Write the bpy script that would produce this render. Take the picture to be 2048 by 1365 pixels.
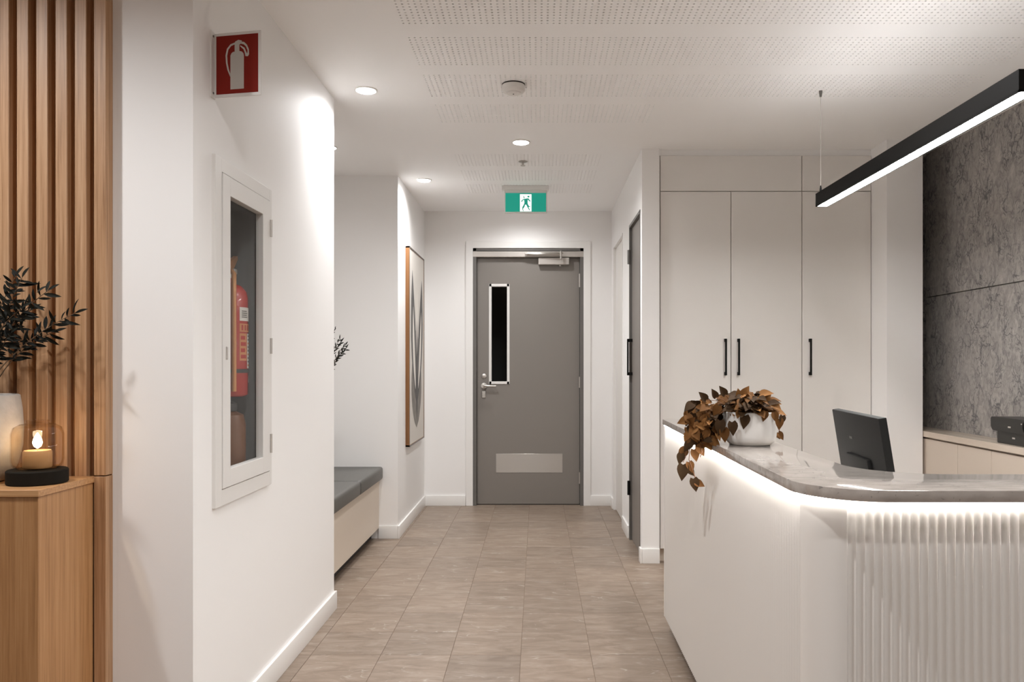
import bpy, bmesh, math, random
from mathutils import Vector, Matrix
R = random.Random(7)
PI = math.pi
sc = bpy.context.scene
for o in list(bpy.data.objects):
    bpy.data.objects.remove(o, do_unlink=True)

# ------------------------------------------------------------------ camera
F, CX, CY, H = 1600.0, 1075.0, 730.0, 1.245      # focal length in px, principal point, eye height
CEIL = 2.60
cam_d = bpy.data.cameras.new('camera')
cam_d.sensor_fit = 'HORIZONTAL'
cam_d.sensor_width = 36.0
cam_d.lens = F / 2048.0 * 36.0
cam_d.shift_x = -(CX - 1024.0) / 2048.0
cam_d.shift_y = (CY - 682.5) / 2048.0
cam_d.clip_start = 0.02
cam = bpy.data.objects.new('camera', cam_d)
cam.location = (0, 0, H)
cam.rotation_euler = (PI / 2, 0, 0)
sc.collection.objects.link(cam)
sc.camera = cam

# ------------------------------------------------------------------ world, exposure
W = bpy.data.worlds.new('world')
sc.world = W
W.use_nodes = True
W.node_tree.nodes['Background'].inputs[0].default_value = (1.0, 1.0, 1.0, 1)
W.node_tree.nodes['Background'].inputs[1].default_value = 0.0
sc.view_settings.view_transform = 'Standard'
sc.view_settings.look = 'None'
sc.view_settings.gamma = 1.0
sc.view_settings.use_curve_mapping = False
sc.view_settings.exposure = 0.74
sc.cycles.use_denoising = True
sc.cycles.max_bounces = 8
sc.cycles.diffuse_bounces = 5
sc.cycles.transparent_max_bounces = 12
sc.cycles.caustics_reflective = False
sc.cycles.caustics_refractive = False
sc.cycles.sample_clamp_indirect = 6.0
LAMP = (0.985, 0.99, 1.0)

# ------------------------------------------------------------------ helpers
COL = sc.collection


def at(px, py, Y):
    """world point on the plane at depth Y that the lens sees at a pixel"""
    return Vector(((px - CX) * Y / F, Y, H - (py - CY) * Y / F))


class MB:
    def __init__(s):
        s.v = []; s.f = []; s.sm = []

    def quad(s, a, b, c, d):
        n = len(s.v); s.v += [tuple(a), tuple(b), tuple(c), tuple(d)]; s.f.append((n, n + 1, n + 2, n + 3)); return s

    def box(s, x0, x1, y0, y1, z0, z1, bev=0.0, seg=2):
        bm = bmesh.new()
        bmesh.ops.create_cube(bm, size=1.0)
        for v in bm.verts:
            v.co = Vector(((x0 + x1) / 2 + v.co.x * (x1 - x0), (y0 + y1) / 2 + v.co.y * (y1 - y0), (z0 + z1) / 2 + v.co.z * (z1 - z0)))
        if bev > 0:
            bmesh.ops.bevel(bm, geom=bm.edges[:], offset=bev, segments=seg, profile=0.6, affect='EDGES')
        return s.add_bm(bm)

    def add_bm(s, bm, M=None):
        n = len(s.v)
        bm.verts.index_update()
        for v in bm.verts:
            s.v.append(tuple(M @ v.co) if M else tuple(v.co))
        for f in bm.faces:
            s.f.append(tuple(n + v.index for v in f.verts))
        bm.free()
        return s

    def obox(s, M, sx, sy, sz, bev=0.0):
        """box of full size sx,sy,sz centred on matrix M"""
        bm = bmesh.new()
        bmesh.ops.create_cube(bm, size=1.0)
        for v in bm.verts:
            v.co = Vector((v.co.x * sx, v.co.y * sy, v.co.z * sz))
        if bev > 0:
            bmesh.ops.bevel(bm, geom=bm.edges[:], offset=bev, segments=2, profile=0.6, affect='EDGES')
        return s.add_bm(bm, M)

    def lathe(s, c, prof, seg=32, axis='Z', close=False):
        """prof: list of (r, h) around axis through c"""
        n = len(s.v)
        for r, h in prof:
            for k in range(seg):
                a = 2 * PI * k / seg
                ca, sa = r * math.cos(a), r * math.sin(a)
                if axis == 'Z': p = (c[0] + ca, c[1] + sa, c[2] + h)
                elif axis == 'Y': p = (c[0] + ca, c[1] + h, c[2] + sa)
                else: p = (c[0] + h, c[1] + ca, c[2] + sa)
                s.v.append(p)
        m = len(prof)
        for i in range(m - 1):
            for k in range(seg):
                k2 = (k + 1) % seg
                q = (n + i * seg + k, n + i * seg + k2, n + (i + 1) * seg + k2, n + (i + 1) * seg + k)
                s.f.append(q if axis != 'Y' else q[::-1])
        s.f.append(tuple(n + k for k in range(seg))[::-1 if axis != 'Y' else 1])
        s.f.append(tuple(n + (m - 1) * seg + k for k in range(seg))[::1 if axis != 'Y' else -1])
        return s

    def prism(s, pts, z0, z1):
        """plan polygon (x, y) extruded in z"""
        n = len(s.v); k = len(pts)
        s.v += [(p[0], p[1], z0) for p in pts] + [(p[0], p[1], z1) for p in pts]
        s.f.append(tuple(range(n, n + k))[::-1]); s.f.append(tuple(range(n + k, n + 2 * k)))
        for i in range(k):
            j = (i + 1) % k
            s.f.append((n + i, n + j, n + k + j, n + k + i))
        return s

    def poly3(s, pts, off):
        """flat 3D polygon thickened by vector off"""
        n = len(s.v); k = len(pts); off = Vector(off)
        s.v += [tuple(Vector(p)) for p in pts] + [tuple(Vector(p) + off) for p in pts]
        s.f.append(tuple(range(n, n + k))[::-1]); s.f.append(tuple(range(n + k, n + 2 * k)))
        for i in range(k):
            j = (i + 1) % k
            s.f.append((n + i, n + j, n + k + j, n + k + i))
        return s

    def tube(s, pts, r, seg=8, r1=None):
        pts = [Vector(p) for p in pts]; n = len(s.v); m = len(pts)
        for i, p in enumerate(pts):
            d = (pts[min(i + 1, m - 1)] - pts[max(i - 1, 0)]).normalized()
            u = d.orthogonal().normalized() if abs(d.z) > .9 else d.cross(Vector((0, 0, 1))).normalized()
            w = d.cross(u).normalized()
            rr = r if r1 is None else r + (r1 - r) * i / (m - 1)
            for k in range(seg):
                a = 2 * PI * k / seg
                s.v.append(tuple(p + u * rr * math.cos(a) + w * rr * math.sin(a)))
        for i in range(m - 1):
            for k in range(seg):
                k2 = (k + 1) % seg
                s.f.append((n + i * seg + k, n + i * seg + k2, n + (i + 1) * seg + k2, n + (i + 1) * seg + k))
        s.f.append(tuple(n + k for k in range(seg))[::-1])
        s.f.append(tuple(n + (m - 1) * seg + k for k in range(seg)))
        return s

    def mesh(s, name, mat, org=(0, 0, 0), smooth=None, fix=True):
        me = bpy.data.meshes.new(name)
        o = Vector(org)
        me.from_pydata([tuple(Vector(p) - o) for p in s.v], [], s.f)
        if fix:
            bm = bmesh.new(); bm.from_mesh(me)
            bmesh.ops.recalc_face_normals(bm, faces=bm.faces[:])
            bm.to_mesh(me); bm.free()
        me.materials.append(mat)
        if smooth:
            me.shade_smooth()
            me.set_sharp_from_angle(angle=math.radians(smooth))
        me.update()
        return me

    def build(s, name, mat, parent=None, smooth=None, org=None, fix=True, label=None):
        root = parent
        while root is not None and root.parent is not None: root = root.parent
        if org is None:
            org = Vector(root.location) if root is not None else Vector((0, 0, 0))
        ob = bpy.data.objects.new(name, s.mesh(name, mat, org, smooth, fix))
        COL.objects.link(ob)
        if parent is not None: ob.parent = parent
        else: ob.location = org
        if label: ob['label'] = label
        return ob


def thing(name, label, cat, loc, group=None):
    o = bpy.data.objects.new(name, None)
    COL.objects.link(o)
    o.location = loc; o.empty_display_size = .05
    o['label'] = label; o['category'] = cat
    if group: o['group'] = group
    return o


def tag(o, label, cat, group=None):
    o['label'] = label; o['category'] = cat
    if group: o['group'] = group
    return o


def struct(o, label=None):
    o['kind'] = 'structure'
    if label: o['label'] = label
    return o


def sempty(name, loc, label=None):
    o = bpy.data.objects.new(name, None); COL.objects.link(o); o.location = loc
    return struct(o, label)


# ------------------------------------------------------------------ materials
def srgb(r, g, b):
    return tuple(((c / 255) / 12.92 if c / 255 <= .04045 else ((c / 255 + .055) / 1.055) ** 2.4) for c in (r, g, b)) + (1,)


def mat(name, col, rough=.5, metal=0.0, bump=0.0, bscale=200.0, emis=None, estr=0.0, spec=.5, coat=0.0, var=0.0, vscale=6.0):
    m = bpy.data.materials.new(name); m.use_nodes = True
    nt = m.node_tree; b = nt.nodes['Principled BSDF']
    b.inputs['Base Color'].default_value = col
    b.inputs['Roughness'].default_value = rough
    b.inputs['Metallic'].default_value = metal
    b.inputs['Specular IOR Level'].default_value = spec
    b.inputs['Coat Weight'].default_value = coat
    tc = nt.nodes.new('ShaderNodeTexCoord')
    if bump > 0:
        n = nt.nodes.new('ShaderNodeTexNoise'); n.inputs['Scale'].default_value = bscale; n.inputs['Detail'].default_value = 3
        bp = nt.nodes.new('ShaderNodeBump'); bp.inputs['Strength'].default_value = bump; bp.inputs['Distance'].default_value = .002
        nt.links.new(tc.outputs['Object'], n.inputs['Vector']); nt.links.new(n.outputs['Fac'], bp.inputs['Height'])
        nt.links.new(bp.outputs['Normal'], b.inputs['Normal'])
    if var > 0:
        n = nt.nodes.new('ShaderNodeTexNoise'); n.inputs['Scale'].default_value = vscale; n.inputs['Detail'].default_value = 4
        mx = nt.nodes.new('ShaderNodeMixRGB'); mx.blend_type = 'MULTIPLY'; mx.inputs[0].default_value = 1
        cr = nt.nodes.new('ShaderNodeValToRGB')
        cr.color_ramp.elements[0].position = .3; cr.color_ramp.elements[0].color = (1 - var,) * 3 + (1,)
        cr.color_ramp.elements[1].position = .7; cr.color_ramp.elements[1].color = (1, 1, 1, 1)
        nt.links.new(tc.outputs['Object'], n.inputs['Vector']); nt.links.new(n.outputs['Fac'], cr.inputs[0])
        mx.inputs[1].default_value = col; nt.links.new(cr.outputs[0], mx.inputs[2]); nt.links.new(mx.outputs[0], b.inputs['Base Color'])
    if emis:
        b.inputs['Emission Color'].default_value = emis; b.inputs['Emission Strength'].default_value = estr
    return m


def ramp(nt, stops):
    cr = nt.nodes.new('ShaderNodeValToRGB'); e = cr.color_ramp.elements
    while len(e) < len(stops): e.new(.5)
    for i, (p, c) in enumerate(stops):
        e[i].position = p; e[i].color = c
    return cr


def wood_mat(name, dark, mid, light, rough=.45, along='Z', scale=1.0):
    m = bpy.data.materials.new(name); m.use_nodes = True
    nt = m.node_tree; b = nt.nodes['Principled BSDF']; b.inputs['Roughness'].default_value = rough
    tc = nt.nodes.new('ShaderNodeTexCoord'); geo = nt.nodes.new('ShaderNodeObjectInfo')
    add = nt.nodes.new('ShaderNodeVectorMath'); add.operation = 'ADD'
    cmb = nt.nodes.new('ShaderNodeCombineXYZ')
    mul = nt.nodes.new('ShaderNodeMath'); mul.operation = 'MULTIPLY'; mul.inputs[1].default_value = 37.0
    nt.links.new(geo.outputs['Random'], mul.inputs[0])
    for i in range(3): nt.links.new(mul.outputs[0], cmb.inputs[i])
    mp = nt.nodes.new('ShaderNodeMapping')
    s = [120 * scale] * 3; s['XYZ'.index(along)] = 2.6 * scale; mp.inputs['Scale'].default_value = s
    nt.links.new(tc.outputs['Object'], mp.inputs[0]); nt.links.new(mp.outputs[0], add.inputs[0]); nt.links.new(cmb.outputs[0], add.inputs[1])
    n = nt.nodes.new('ShaderNodeTexNoise'); n.inputs['Scale'].default_value = 1.0; n.inputs['Detail'].default_value = 6; n.inputs['Roughness'].default_value = .65
    nt.links.new(add.outputs[0], n.inputs['Vector'])
    cr = ramp(nt, [(.25, dark), (.5, mid), (.78, light)])
    nt.links.new(n.outputs['Fac'], cr.inputs[0]); nt.links.new(cr.outputs[0], b.inputs['Base Color'])
    bp = nt.nodes.new('ShaderNodeBump'); bp.inputs['Strength'].default_value = .12; bp.inputs['Distance'].default_value = .001
    nt.links.new(n.outputs['Fac'], bp.inputs['Height']); nt.links.new(bp.outputs[0], b.inputs['Normal'])
    return m


def tile_mat():
    m = bpy.data.materials.new('taupe_tile'); m.use_nodes = True
    nt = m.node_tree; b = nt.nodes['Principled BSDF']; b.inputs['Roughness'].default_value = .42
    tc = nt.nodes.new('ShaderNodeTexCoord'); oi = nt.nodes.new('ShaderNodeObjectInfo')
    cmb = nt.nodes.new('ShaderNodeCombineXYZ')
    mul = nt.nodes.new('ShaderNodeMath'); mul.operation = 'MULTIPLY'; mul.inputs[1].default_value = 91.0
    nt.links.new(oi.outputs['Random'], mul.inputs[0]); nt.links.new(mul.outputs[0], cmb.inputs[0]); nt.links.new(mul.outputs[0], cmb.inputs[1])
    mp = nt.nodes.new('ShaderNodeMapping'); mp.inputs['Scale'].default_value = (5, 16, 10)
    add = nt.nodes.new('ShaderNodeVectorMath'); add.operation = 'ADD'
    nt.links.new(tc.outputs['Object'], mp.inputs[0]); nt.links.new(mp.outputs[0], add.inputs[0]); nt.links.new(cmb.outputs[0], add.inputs[1])
    n = nt.nodes.new('ShaderNodeTexNoise'); n.inputs['Scale'].default_value = 1.2; n.inputs['Detail'].default_value = 8; n.inputs['Roughness'].default_value = .68; n.inputs['Distortion'].default_value = .7
    nt.links.new(add.outputs[0], n.inputs['Vector'])
    cr = ramp(nt, [(.28, srgb(112, 96, 82)), (.5, srgb(134, 117, 102)), (.75, srgb(155, 140, 126))])
    nt.links.new(n.outputs['Fac'], cr.inputs[0])
    # pale wandering veins
    n2 = nt.nodes.new('ShaderNodeTexNoise'); n2.inputs['Scale'].default_value = .42; n2.inputs['Detail'].default_value = 3; n2.inputs['Distortion'].default_value = 1.6
    nt.links.new(add.outputs[0], n2.inputs['Vector'])
    v = ramp(nt, [(.485, (0, 0, 0, 1)), (.5, (1, 1, 1, 1)), (.515, (0, 0, 0, 1))])
    nt.links.new(n2.outputs['Fac'], v.inputs[0])
    n3 = nt.nodes.new('ShaderNodeTexNoise'); n3.inputs['Scale'].default_value = 1.1
    nt.links.new(add.outputs[0], n3.inputs['Vector'])
    v3 = ramp(nt, [(.5, (0, 0, 0, 1)), (.66, (.7, .7, .7, 1))]); nt.links.new(n3.outputs['Fac'], v3.inputs[0])
    mm = nt.nodes.new('ShaderNodeMixRGB'); mm.blend_type = 'MULTIPLY'; mm.inputs[0].default_value = 1
    nt.links.new(v.outputs[0], mm.inputs[1]); nt.links.new(v3.outputs[0], mm.inputs[2])
    mx = nt.nodes.new('ShaderNodeMixRGB'); nt.links.new(mm.outputs[0], mx.inputs[0]); nt.links.new(cr.outputs[0], mx.inputs[1])
    mx.inputs[2].default_value = srgb(186, 177, 167)
    # per tile tone
    hs = nt.nodes.new('ShaderNodeHueSaturation'); mr = nt.nodes.new('ShaderNodeMapRange')
    mr.inputs['To Min'].default_value = .9; mr.inputs['To Max'].default_value = 1.08
    nt.links.new(oi.outputs['Random'], mr.inputs[0]); nt.links.new(mr.outputs[0], hs.inputs['Value'])
    nt.links.new(mx.outputs[0], hs.inputs['Color']); nt.links.new(hs.outputs[0], b.inputs['Base Color'])
    bp = nt.nodes.new('ShaderNodeBump'); bp.inputs['Strength'].default_value = .1; bp.inputs['Distance'].default_value = .001
    nt.links.new(n.outputs['Fac'], bp.inputs['Height']); nt.links.new(bp.outputs[0], b.inputs['Normal'])
    return m


def stone_mat():
    m = bpy.data.materials.new('grey_stone_cladding'); m.use_nodes = True
    nt = m.node_tree; b = nt.nodes['Principled BSDF']; b.inputs['Roughness'].default_value = .6
    tc = nt.nodes.new('ShaderNodeTexCoord'); mp = nt.nodes.new('ShaderNodeMapping'); mp.inputs['Scale'].default_value = (7, 7, 4.4)
    nt.links.new(tc.outputs['Object'], mp.inputs[0])
    n = nt.nodes.new('ShaderNodeTexNoise'); n.inputs['Scale'].default_value = 3.4; n.inputs['Detail'].default_value = 9; n.inputs['Roughness'].default_value = .72; n.inputs['Distortion'].default_value = 1.2
    nt.links.new(mp.outputs[0], n.inputs['Vector'])
    cr = ramp(nt, [(.28, srgb(122, 119, 117)), (.48, srgb(160, 155, 151)), (.72, srgb(192, 187, 182))])
    nt.links.new(n.outputs['Fac'], cr.inputs[0])
    w = nt.nodes.new('ShaderNodeTexNoise'); w.inputs['Scale'].default_value = 1.9; w.inputs['Detail'].default_value = 5; w.inputs['Distortion'].default_value = 2.2
    nt.links.new(mp.outputs[0], w.inputs['Vector'])
    v = ramp(nt, [(.465, (0, 0, 0, 1)), (.497, (1, 1, 1, 1)), (.53, (0, 0, 0, 1))]); nt.links.new(w.outputs['Fac'], v.inputs[0])
    k = ramp(nt, [(.4, (0, 0, 0, 1)), (.58, (.95, .95, .95, 1))]); n4 = nt.nodes.new('ShaderNodeTexNoise'); n4.inputs['Scale'].default_value = 1.3
    n4.inputs['Detail'].default_value = 4
    nt.links.new(mp.outputs[0], n4.inputs['Vector']); nt.links.new(n4.outputs['Fac'], k.inputs[0])
    mm = nt.nodes.new('ShaderNodeMixRGB'); mm.blend_type = 'MULTIPLY'; mm.inputs[0].default_value = 1
    nt.links.new(v.outputs[0], mm.inputs[1]); nt.links.new(k.outputs[0], mm.inputs[2])
    # fissures: warped cell edges, broken up by noise
    wd = nt.nodes.new('ShaderNodeTexNoise'); wd.inputs['Scale'].default_value = 1.6; wd.inputs['Detail'].default_value = 4
    nt.links.new(mp.outputs[0], wd.inputs['Vector'])
    wa = nt.nodes.new('ShaderNodeVectorMath'); wa.operation = 'MULTIPLY_ADD'; wa.inputs[1].default_value = (.9, .9, .9)
    nt.links.new(wd.outputs['Color'], wa.inputs[0]); nt.links.new(mp.outputs[0], wa.inputs[2])
    vo = nt.nodes.new('ShaderNodeTexVoronoi'); vo.feature = 'DISTANCE_TO_EDGE'; vo.inputs['Scale'].default_value = 1.5
    nt.links.new(wa.outputs[0], vo.inputs['Vector'])
    vr = ramp(nt, [(.0, (1, 1, 1, 1)), (.045, (0, 0, 0, 1))]); nt.links.new(vo.outputs['Distance'], vr.inputs[0])
    vm = nt.nodes.new('ShaderNodeMixRGB'); vm.blend_type = 'MULTIPLY'; vm.inputs[0].default_value = 1
    nt.links.new(vr.outputs[0], vm.inputs[1]); nt.links.new(k.outputs[0], vm.inputs[2])
    mA = nt.nodes.new('ShaderNodeMixRGB'); mA.blend_type = 'LIGHTEN'; mA.inputs[0].default_value = 1
    nt.links.new(mm.outputs[0], mA.inputs[1]); nt.links.new(vm.outputs[0], mA.inputs[2])
    mx = nt.nodes.new('ShaderNodeMixRGB'); nt.links.new(mA.outputs[0], mx.inputs[0]); nt.links.new(cr.outputs[0], mx.inputs[1]); mx.inputs[2].default_value = srgb(86, 86, 88)
    nt.links.new(mx.outputs[0], b.inputs['Base Color'])
    bp = nt.nodes.new('ShaderNodeBump'); bp.inputs['Strength'].default_value = .8; bp.inputs['Distance'].default_value = .004
    nt.links.new(n.outputs['Fac'], bp.inputs['Height']); nt.links.new(bp.outputs[0], b.inputs['Normal'])
    return m


def slab_mat():
    m = bpy.data.materials.new('speckled_grey_stone_top'); m.use_nodes = True
    nt = m.node_tree; b = nt.nodes['Principled BSDF']; b.inputs['Roughness'].default_value = .07
    b.inputs['Specular IOR Level'].default_value = .75
    tc = nt.nodes.new('ShaderNodeTexCoord')
    mp = nt.nodes.new('ShaderNodeMapping'); mp.inputs['Scale'].default_value = (14, 40, 30); mp.inputs['Rotation'].default_value = (0, 0, .15)
    nt.links.new(tc.outputs['Object'], mp.inputs[0])
    n = nt.nodes.new('ShaderNodeTexNoise'); n.inputs['Scale'].default_value = 1.0; n.inputs['Detail'].default_value = 6
    nt.links.new(mp.outputs[0], n.inputs['Vector'])
    cr = ramp(nt, [(.3, srgb(150, 142, 135)), (.6, srgb(170, 162, 155)), (.8, srgb(182, 175, 168))]); nt.links.new(n.outputs['Fac'], cr.inputs[0])
    vo = nt.nodes.new('ShaderNodeTexNoise'); vo.inputs['Scale'].default_value = 75; vo.inputs['Detail'].default_value = 3; vo.inputs['Distortion'].default_value = 1
    nt.links.new(tc.outputs['Object'], vo.inputs['Vector'])
    sp = ramp(nt, [(.64, (0, 0, 0, 1)), (.7, (.7, .7, .7, 1))]); nt.links.new(vo.outputs['Fac'], sp.inputs[0])
    mx = nt.nodes.new('ShaderNodeMixRGB'); nt.links.new(sp.outputs[0], mx.inputs[0]); nt.links.new(cr.outputs[0], mx.inputs[1]); mx.inputs[2].default_value = srgb(112, 108, 106)
    nt.links.new(mx.outputs[0], b.inputs['Base Color'])
    return m


def glass_mat(name, tint=(1, 1, 1, 1), gloss=.06, ior=1.5):
    """clear pane: mirror reflection by Fresnel over transparency"""
    m = bpy.data.materials.new(name); m.use_nodes = True
    nt = m.node_tree; nt.nodes.remove(nt.nodes['Principled BSDF']); out = nt.nodes['Material Output']
    fr = nt.nodes.new('ShaderNodeFresnel'); fr.inputs['IOR'].default_value = ior
    tr = nt.nodes.new('ShaderNodeBsdfTransparent'); tr.inputs[0].default_value = tint
    gl = nt.nodes.new('ShaderNodeBsdfGlossy'); gl.inputs['Roughness'].default_value = gloss
    mx = nt.nodes.new('ShaderNodeMixShader')
    ge = nt.nodes.new('ShaderNodeNewGeometry'); iv = nt.nodes.new('ShaderNodeMath'); iv.operation = 'SUBTRACT'; iv.inputs[0].default_value = 1.0
    ml = nt.nodes.new('ShaderNodeMath'); ml.operation = 'MULTIPLY'
    nt.links.new(ge.outputs['Backfacing'], iv.inputs[1]); nt.links.new(iv.outputs[0], ml.inputs[0]); nt.links.new(fr.outputs[0], ml.inputs[1])
    nt.links.new(ml.outputs[0], mx.inputs[0]); nt.links.new(tr.outputs[0], mx.inputs[1]); nt.links.new(gl.outputs[0], mx.inputs[2])
    nt.links.new(mx.outputs[0], out.inputs['Surface'])
    return m


M = {}
M['paint'] = mat('white_wall_paint', srgb(240, 238, 236), .62, bump=.05, bscale=350)
M['ceil'] = mat('white_ceiling_paint', srgb(250, 249, 248), .7, bump=.03, bscale=350)
M['skirt'] = mat('white_gloss_trim', srgb(236, 234, 231), .3)
M['steelwhite'] = mat('white_powder_coat', srgb(225, 222, 218), .35)
M['grout'] = mat('taupe_grout', srgb(124, 106, 91), .8, bump=.2)
M['tile'] = tile_mat()
M['stone'] = stone_mat()
M['slab'] = slab_mat()
M['oak'] = wood_mat('oak_slats', srgb(132, 94, 62), srgb(176, 136, 100), srgb(202, 166, 132))
M['oaklaminate'] = wood_mat('oak_laminate', srgb(140, 98, 60), srgb(172, 126, 82), srgb(190, 148, 104), .4)
M['oaktop'] = wood_mat('oak_ledge_top', srgb(150, 106, 66), srgb(182, 136, 92), srgb(202, 160, 116), .35, along='X')
M['doorgrey'] = mat('dark_grey_door_paint', srgb(128, 122, 116), .38, bump=.03)
M['framegrey'] = mat('dark_grey_frame_paint', srgb(104, 101, 97), .4)
M['steel'] = mat('brushed_steel', srgb(190, 186, 180), .32, metal=1.0, bump=.05, bscale=60)
_b = M['steel'].node_tree.nodes['Principled BSDF']; _b.inputs['Anisotropic'].default_value = .85; _b.inputs['Anisotropic Rotation'].default_value = .25
_t = M['steel'].node_tree.nodes.new('ShaderNodeTangent'); _t.direction_type = 'RADIAL'; _t.axis = 'Z'
M['steel'].node_tree.links.new(_t.outputs[0], _b.inputs['Tangent'])
M['satin'] = mat('satin_silver_aluminium', srgb(198, 192, 186), .4, metal=.7)
M['white'] = mat('matt_white_laminate', srgb(226, 222, 217), .4)
M['flute'] = mat('white_fluted_panel', srgb(226, 222, 217), .45)
M['black'] = mat('matt_black_metal', srgb(20, 19, 18), .65, spec=.12)
M['blackplastic'] = mat('black_plastic', srgb(34, 33, 31), .33)
M['monitor'] = mat('dark_grey_monitor_plastic', srgb(27, 27, 26), .6, bump=.04, spec=.3)
M['screen'] = mat('dark_screen_glass', srgb(12, 12, 13), .08)
M['kick'] = mat('black_kickboard', srgb(44, 41, 38), .6)
M['leather'] = mat('charcoal_vinyl', srgb(84, 82, 78), .42, bump=.25, bscale=500)
M['cream'] = mat('warm_cream_laminate', srgb(210, 197, 182), .45)
M['credenza'] = mat('pale_tan_laminate', srgb(205, 191, 176), .45)
M['credtop'] = wood_mat('pale_stone_ledge', srgb(186, 170, 154), srgb(203, 188, 172), srgb(216, 203, 190), .2, along='Y', scale=.3)
M['red'] = mat('red_enamel', srgb(172, 34, 22), .25, coat=.3)
M['redsign'] = mat('red_sign_print', srgb(130, 34, 24), .75, spec=.2)
M['label'] = mat('white_paper_label', srgb(215, 210, 204), .6)
M['signwhite'] = mat('sign_white_print', srgb(192, 187, 180), .55)
M['labelink'] = mat('grey_label_print', srgb(105, 100, 96), .6)
M['labelorange'] = mat('orange_label_print', srgb(196, 128, 74), .6)
M['brass'] = mat('tan_valve_metal', srgb(200, 140, 88), .4, metal=.2)
M['brown'] = mat('brown_canister_enamel', srgb(104, 62, 28), .35)
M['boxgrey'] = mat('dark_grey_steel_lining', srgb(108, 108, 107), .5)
M['potwhite'] = mat('white_glazed_pot', srgb(236, 234, 231), .35)
M['soil'] = mat('dark_potting_soil', srgb(45, 32, 22), .95, bump=.8, bscale=150)
M['concrete'] = mat('grey_concrete_vase', srgb(186, 180, 172), .7, bump=.5, bscale=120, var=.25, vscale=18)
M['leafA'] = mat('brown_leaf', srgb(112, 74, 36), .75, spec=.2, var=.3, vscale=40)
M['leafB'] = mat('dark_brown_leaf', srgb(64, 44, 22), .75, spec=.2, var=.3, vscale=40)
M['leafC'] = mat('tan_leaf', srgb(142, 98, 54), .75, spec=.2, var=.25, vscale=40)
M['stem'] = mat('brown_vine_stem', srgb(118, 74, 40), .6)
M['olive'] = mat('dark_olive_leaf', srgb(30, 30, 23), .75, spec=.2)
M['olive2'] = mat('blackish_green_leaf', srgb(18, 19, 14), .75, spec=.2)
M['olivestem'] = mat('thin_grey_brown_stem', srgb(92, 74, 56), .7)
M['wax'] = mat('cream_candle_wax', srgb(186, 146, 104), .6)
M['flame'] = mat('candle_flame', (1, .8, .5, 1), .5, emis=(1, .82, .58, 1), estr=18)
M['blackwood'] = mat('black_stained_wood', srgb(26, 22, 16), .8, spec=.15, bump=.4, bscale=60)
M['jar'] = glass_mat('clear_jar_glass', (.97, .93, .87, 1), .03)
M['pane'] = glass_mat('clear_window_pane', (.98, .985, .98, 1), .02, 1.28)
M['lens'] = mat('lit_downlight_lens', (1, 1, 1, 1), .5, emis=LAMP + (1,), estr=14)
M['diffuser'] = mat('lit_pendant_diffuser', (1, 1, 1, 1), .5, emis=(1, .985, .96, 1), estr=45)
M['updiff'] = mat('lit_pendant_upper_diffuser', (1, 1, 1, 1), .5, emis=(1, 1, 1, 1), estr=6.5)
M['led'] = mat('lit_led_strip', (1, 1, 1, 1), .5, emis=(1, .97, .93, 1), estr=34)
M['green'] = mat('lit_green_exit_print', srgb(10, 130, 112), .5, emis=srgb(10, 138, 118), estr=.45)
M['exitwhite'] = mat('lit_white_exit_print', srgb(240, 240, 236), .5, emis=(1, 1, .97, 1), estr=.5)
M['canvas'] = mat('pale_art_canvas', srgb(214, 208, 200), .8, bump=.3, bscale=300)
M['featherA'] = mat('grey_feather_print', srgb(142, 136, 130), .8, var=.35, vscale=14)
M['featherB'] = mat('dark_grey_feather_print', srgb(104, 101, 99), .8, var=.35, vscale=14)
M['featherC'] = mat('pale_feather_print', srgb(228, 222, 214), .8)
M['walnut'] = wood_mat('brown_art_frame', srgb(92, 60, 30), srgb(128, 86, 48), srgb(150, 104, 62))
M['cable'] = mat('thin_grey_wire', srgb(205, 200, 194), .4, metal=.5)
M['perf'] = M['ceil']

# ================================================================== STRUCTURE
# ---- key planes (metres): camera stands at the origin and looks along +Y
XL, YL0, YL1 = -1.036, 2.406, 4.073         # side face and ends of the near left wall block
XPOST = -1.278                              # where the white block meets the timber
XF = -1.0                                   # far left corridor wall
YN = 5.73                                   # far end of the bench niche
YB = 7.06                                   # back wall
XR, YR = 0.655, 5.017                       # right corridor wall and its near end
YCAB = 5.03                                 # cupboard fronts
XPIER0, XPIER1, YPIER = 2.10, 2.316, 4.81
XSTONE, XCRED = 2.50, 2.332

# ---- floor with tiles
fl = struct(MB().box(-3.4, 3.2, -2.5, 8.6, -.12, -.0022).build('floor', M['grout']), 'grout bed under square taupe floor tiles')
tw, th = .3, .2925
tb = MB().box(-tw / 2 + .0011, tw / 2 - .0011, -th / 2 + .0011, th / 2 - .0011, -.0065, 0, .0006, 1)
tmesh = tb.mesh('tile', M['tile'])
x0, y0 = -.0716, 3.137
for i in range(-6, 9):
    for j in range(-4, 14):
        cx, cy = x0 + (i + .5) * tw, y0 + (j + .5) * th
        if cy > YB + .05 or cx > 2.55 or (cx < XL - .16 and cy < YL1 - .16 and cy > 2.5): continue
        if cx < -1.9: continue
        t = bpy.data.objects.new('tile', tmesh); COL.objects.link(t); t.location = (cx, cy, 0); t.parent = fl
        if (i + j) % 2: t.rotation_euler.z = PI if (i * 7 + j * 3) % 3 else 0

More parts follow.
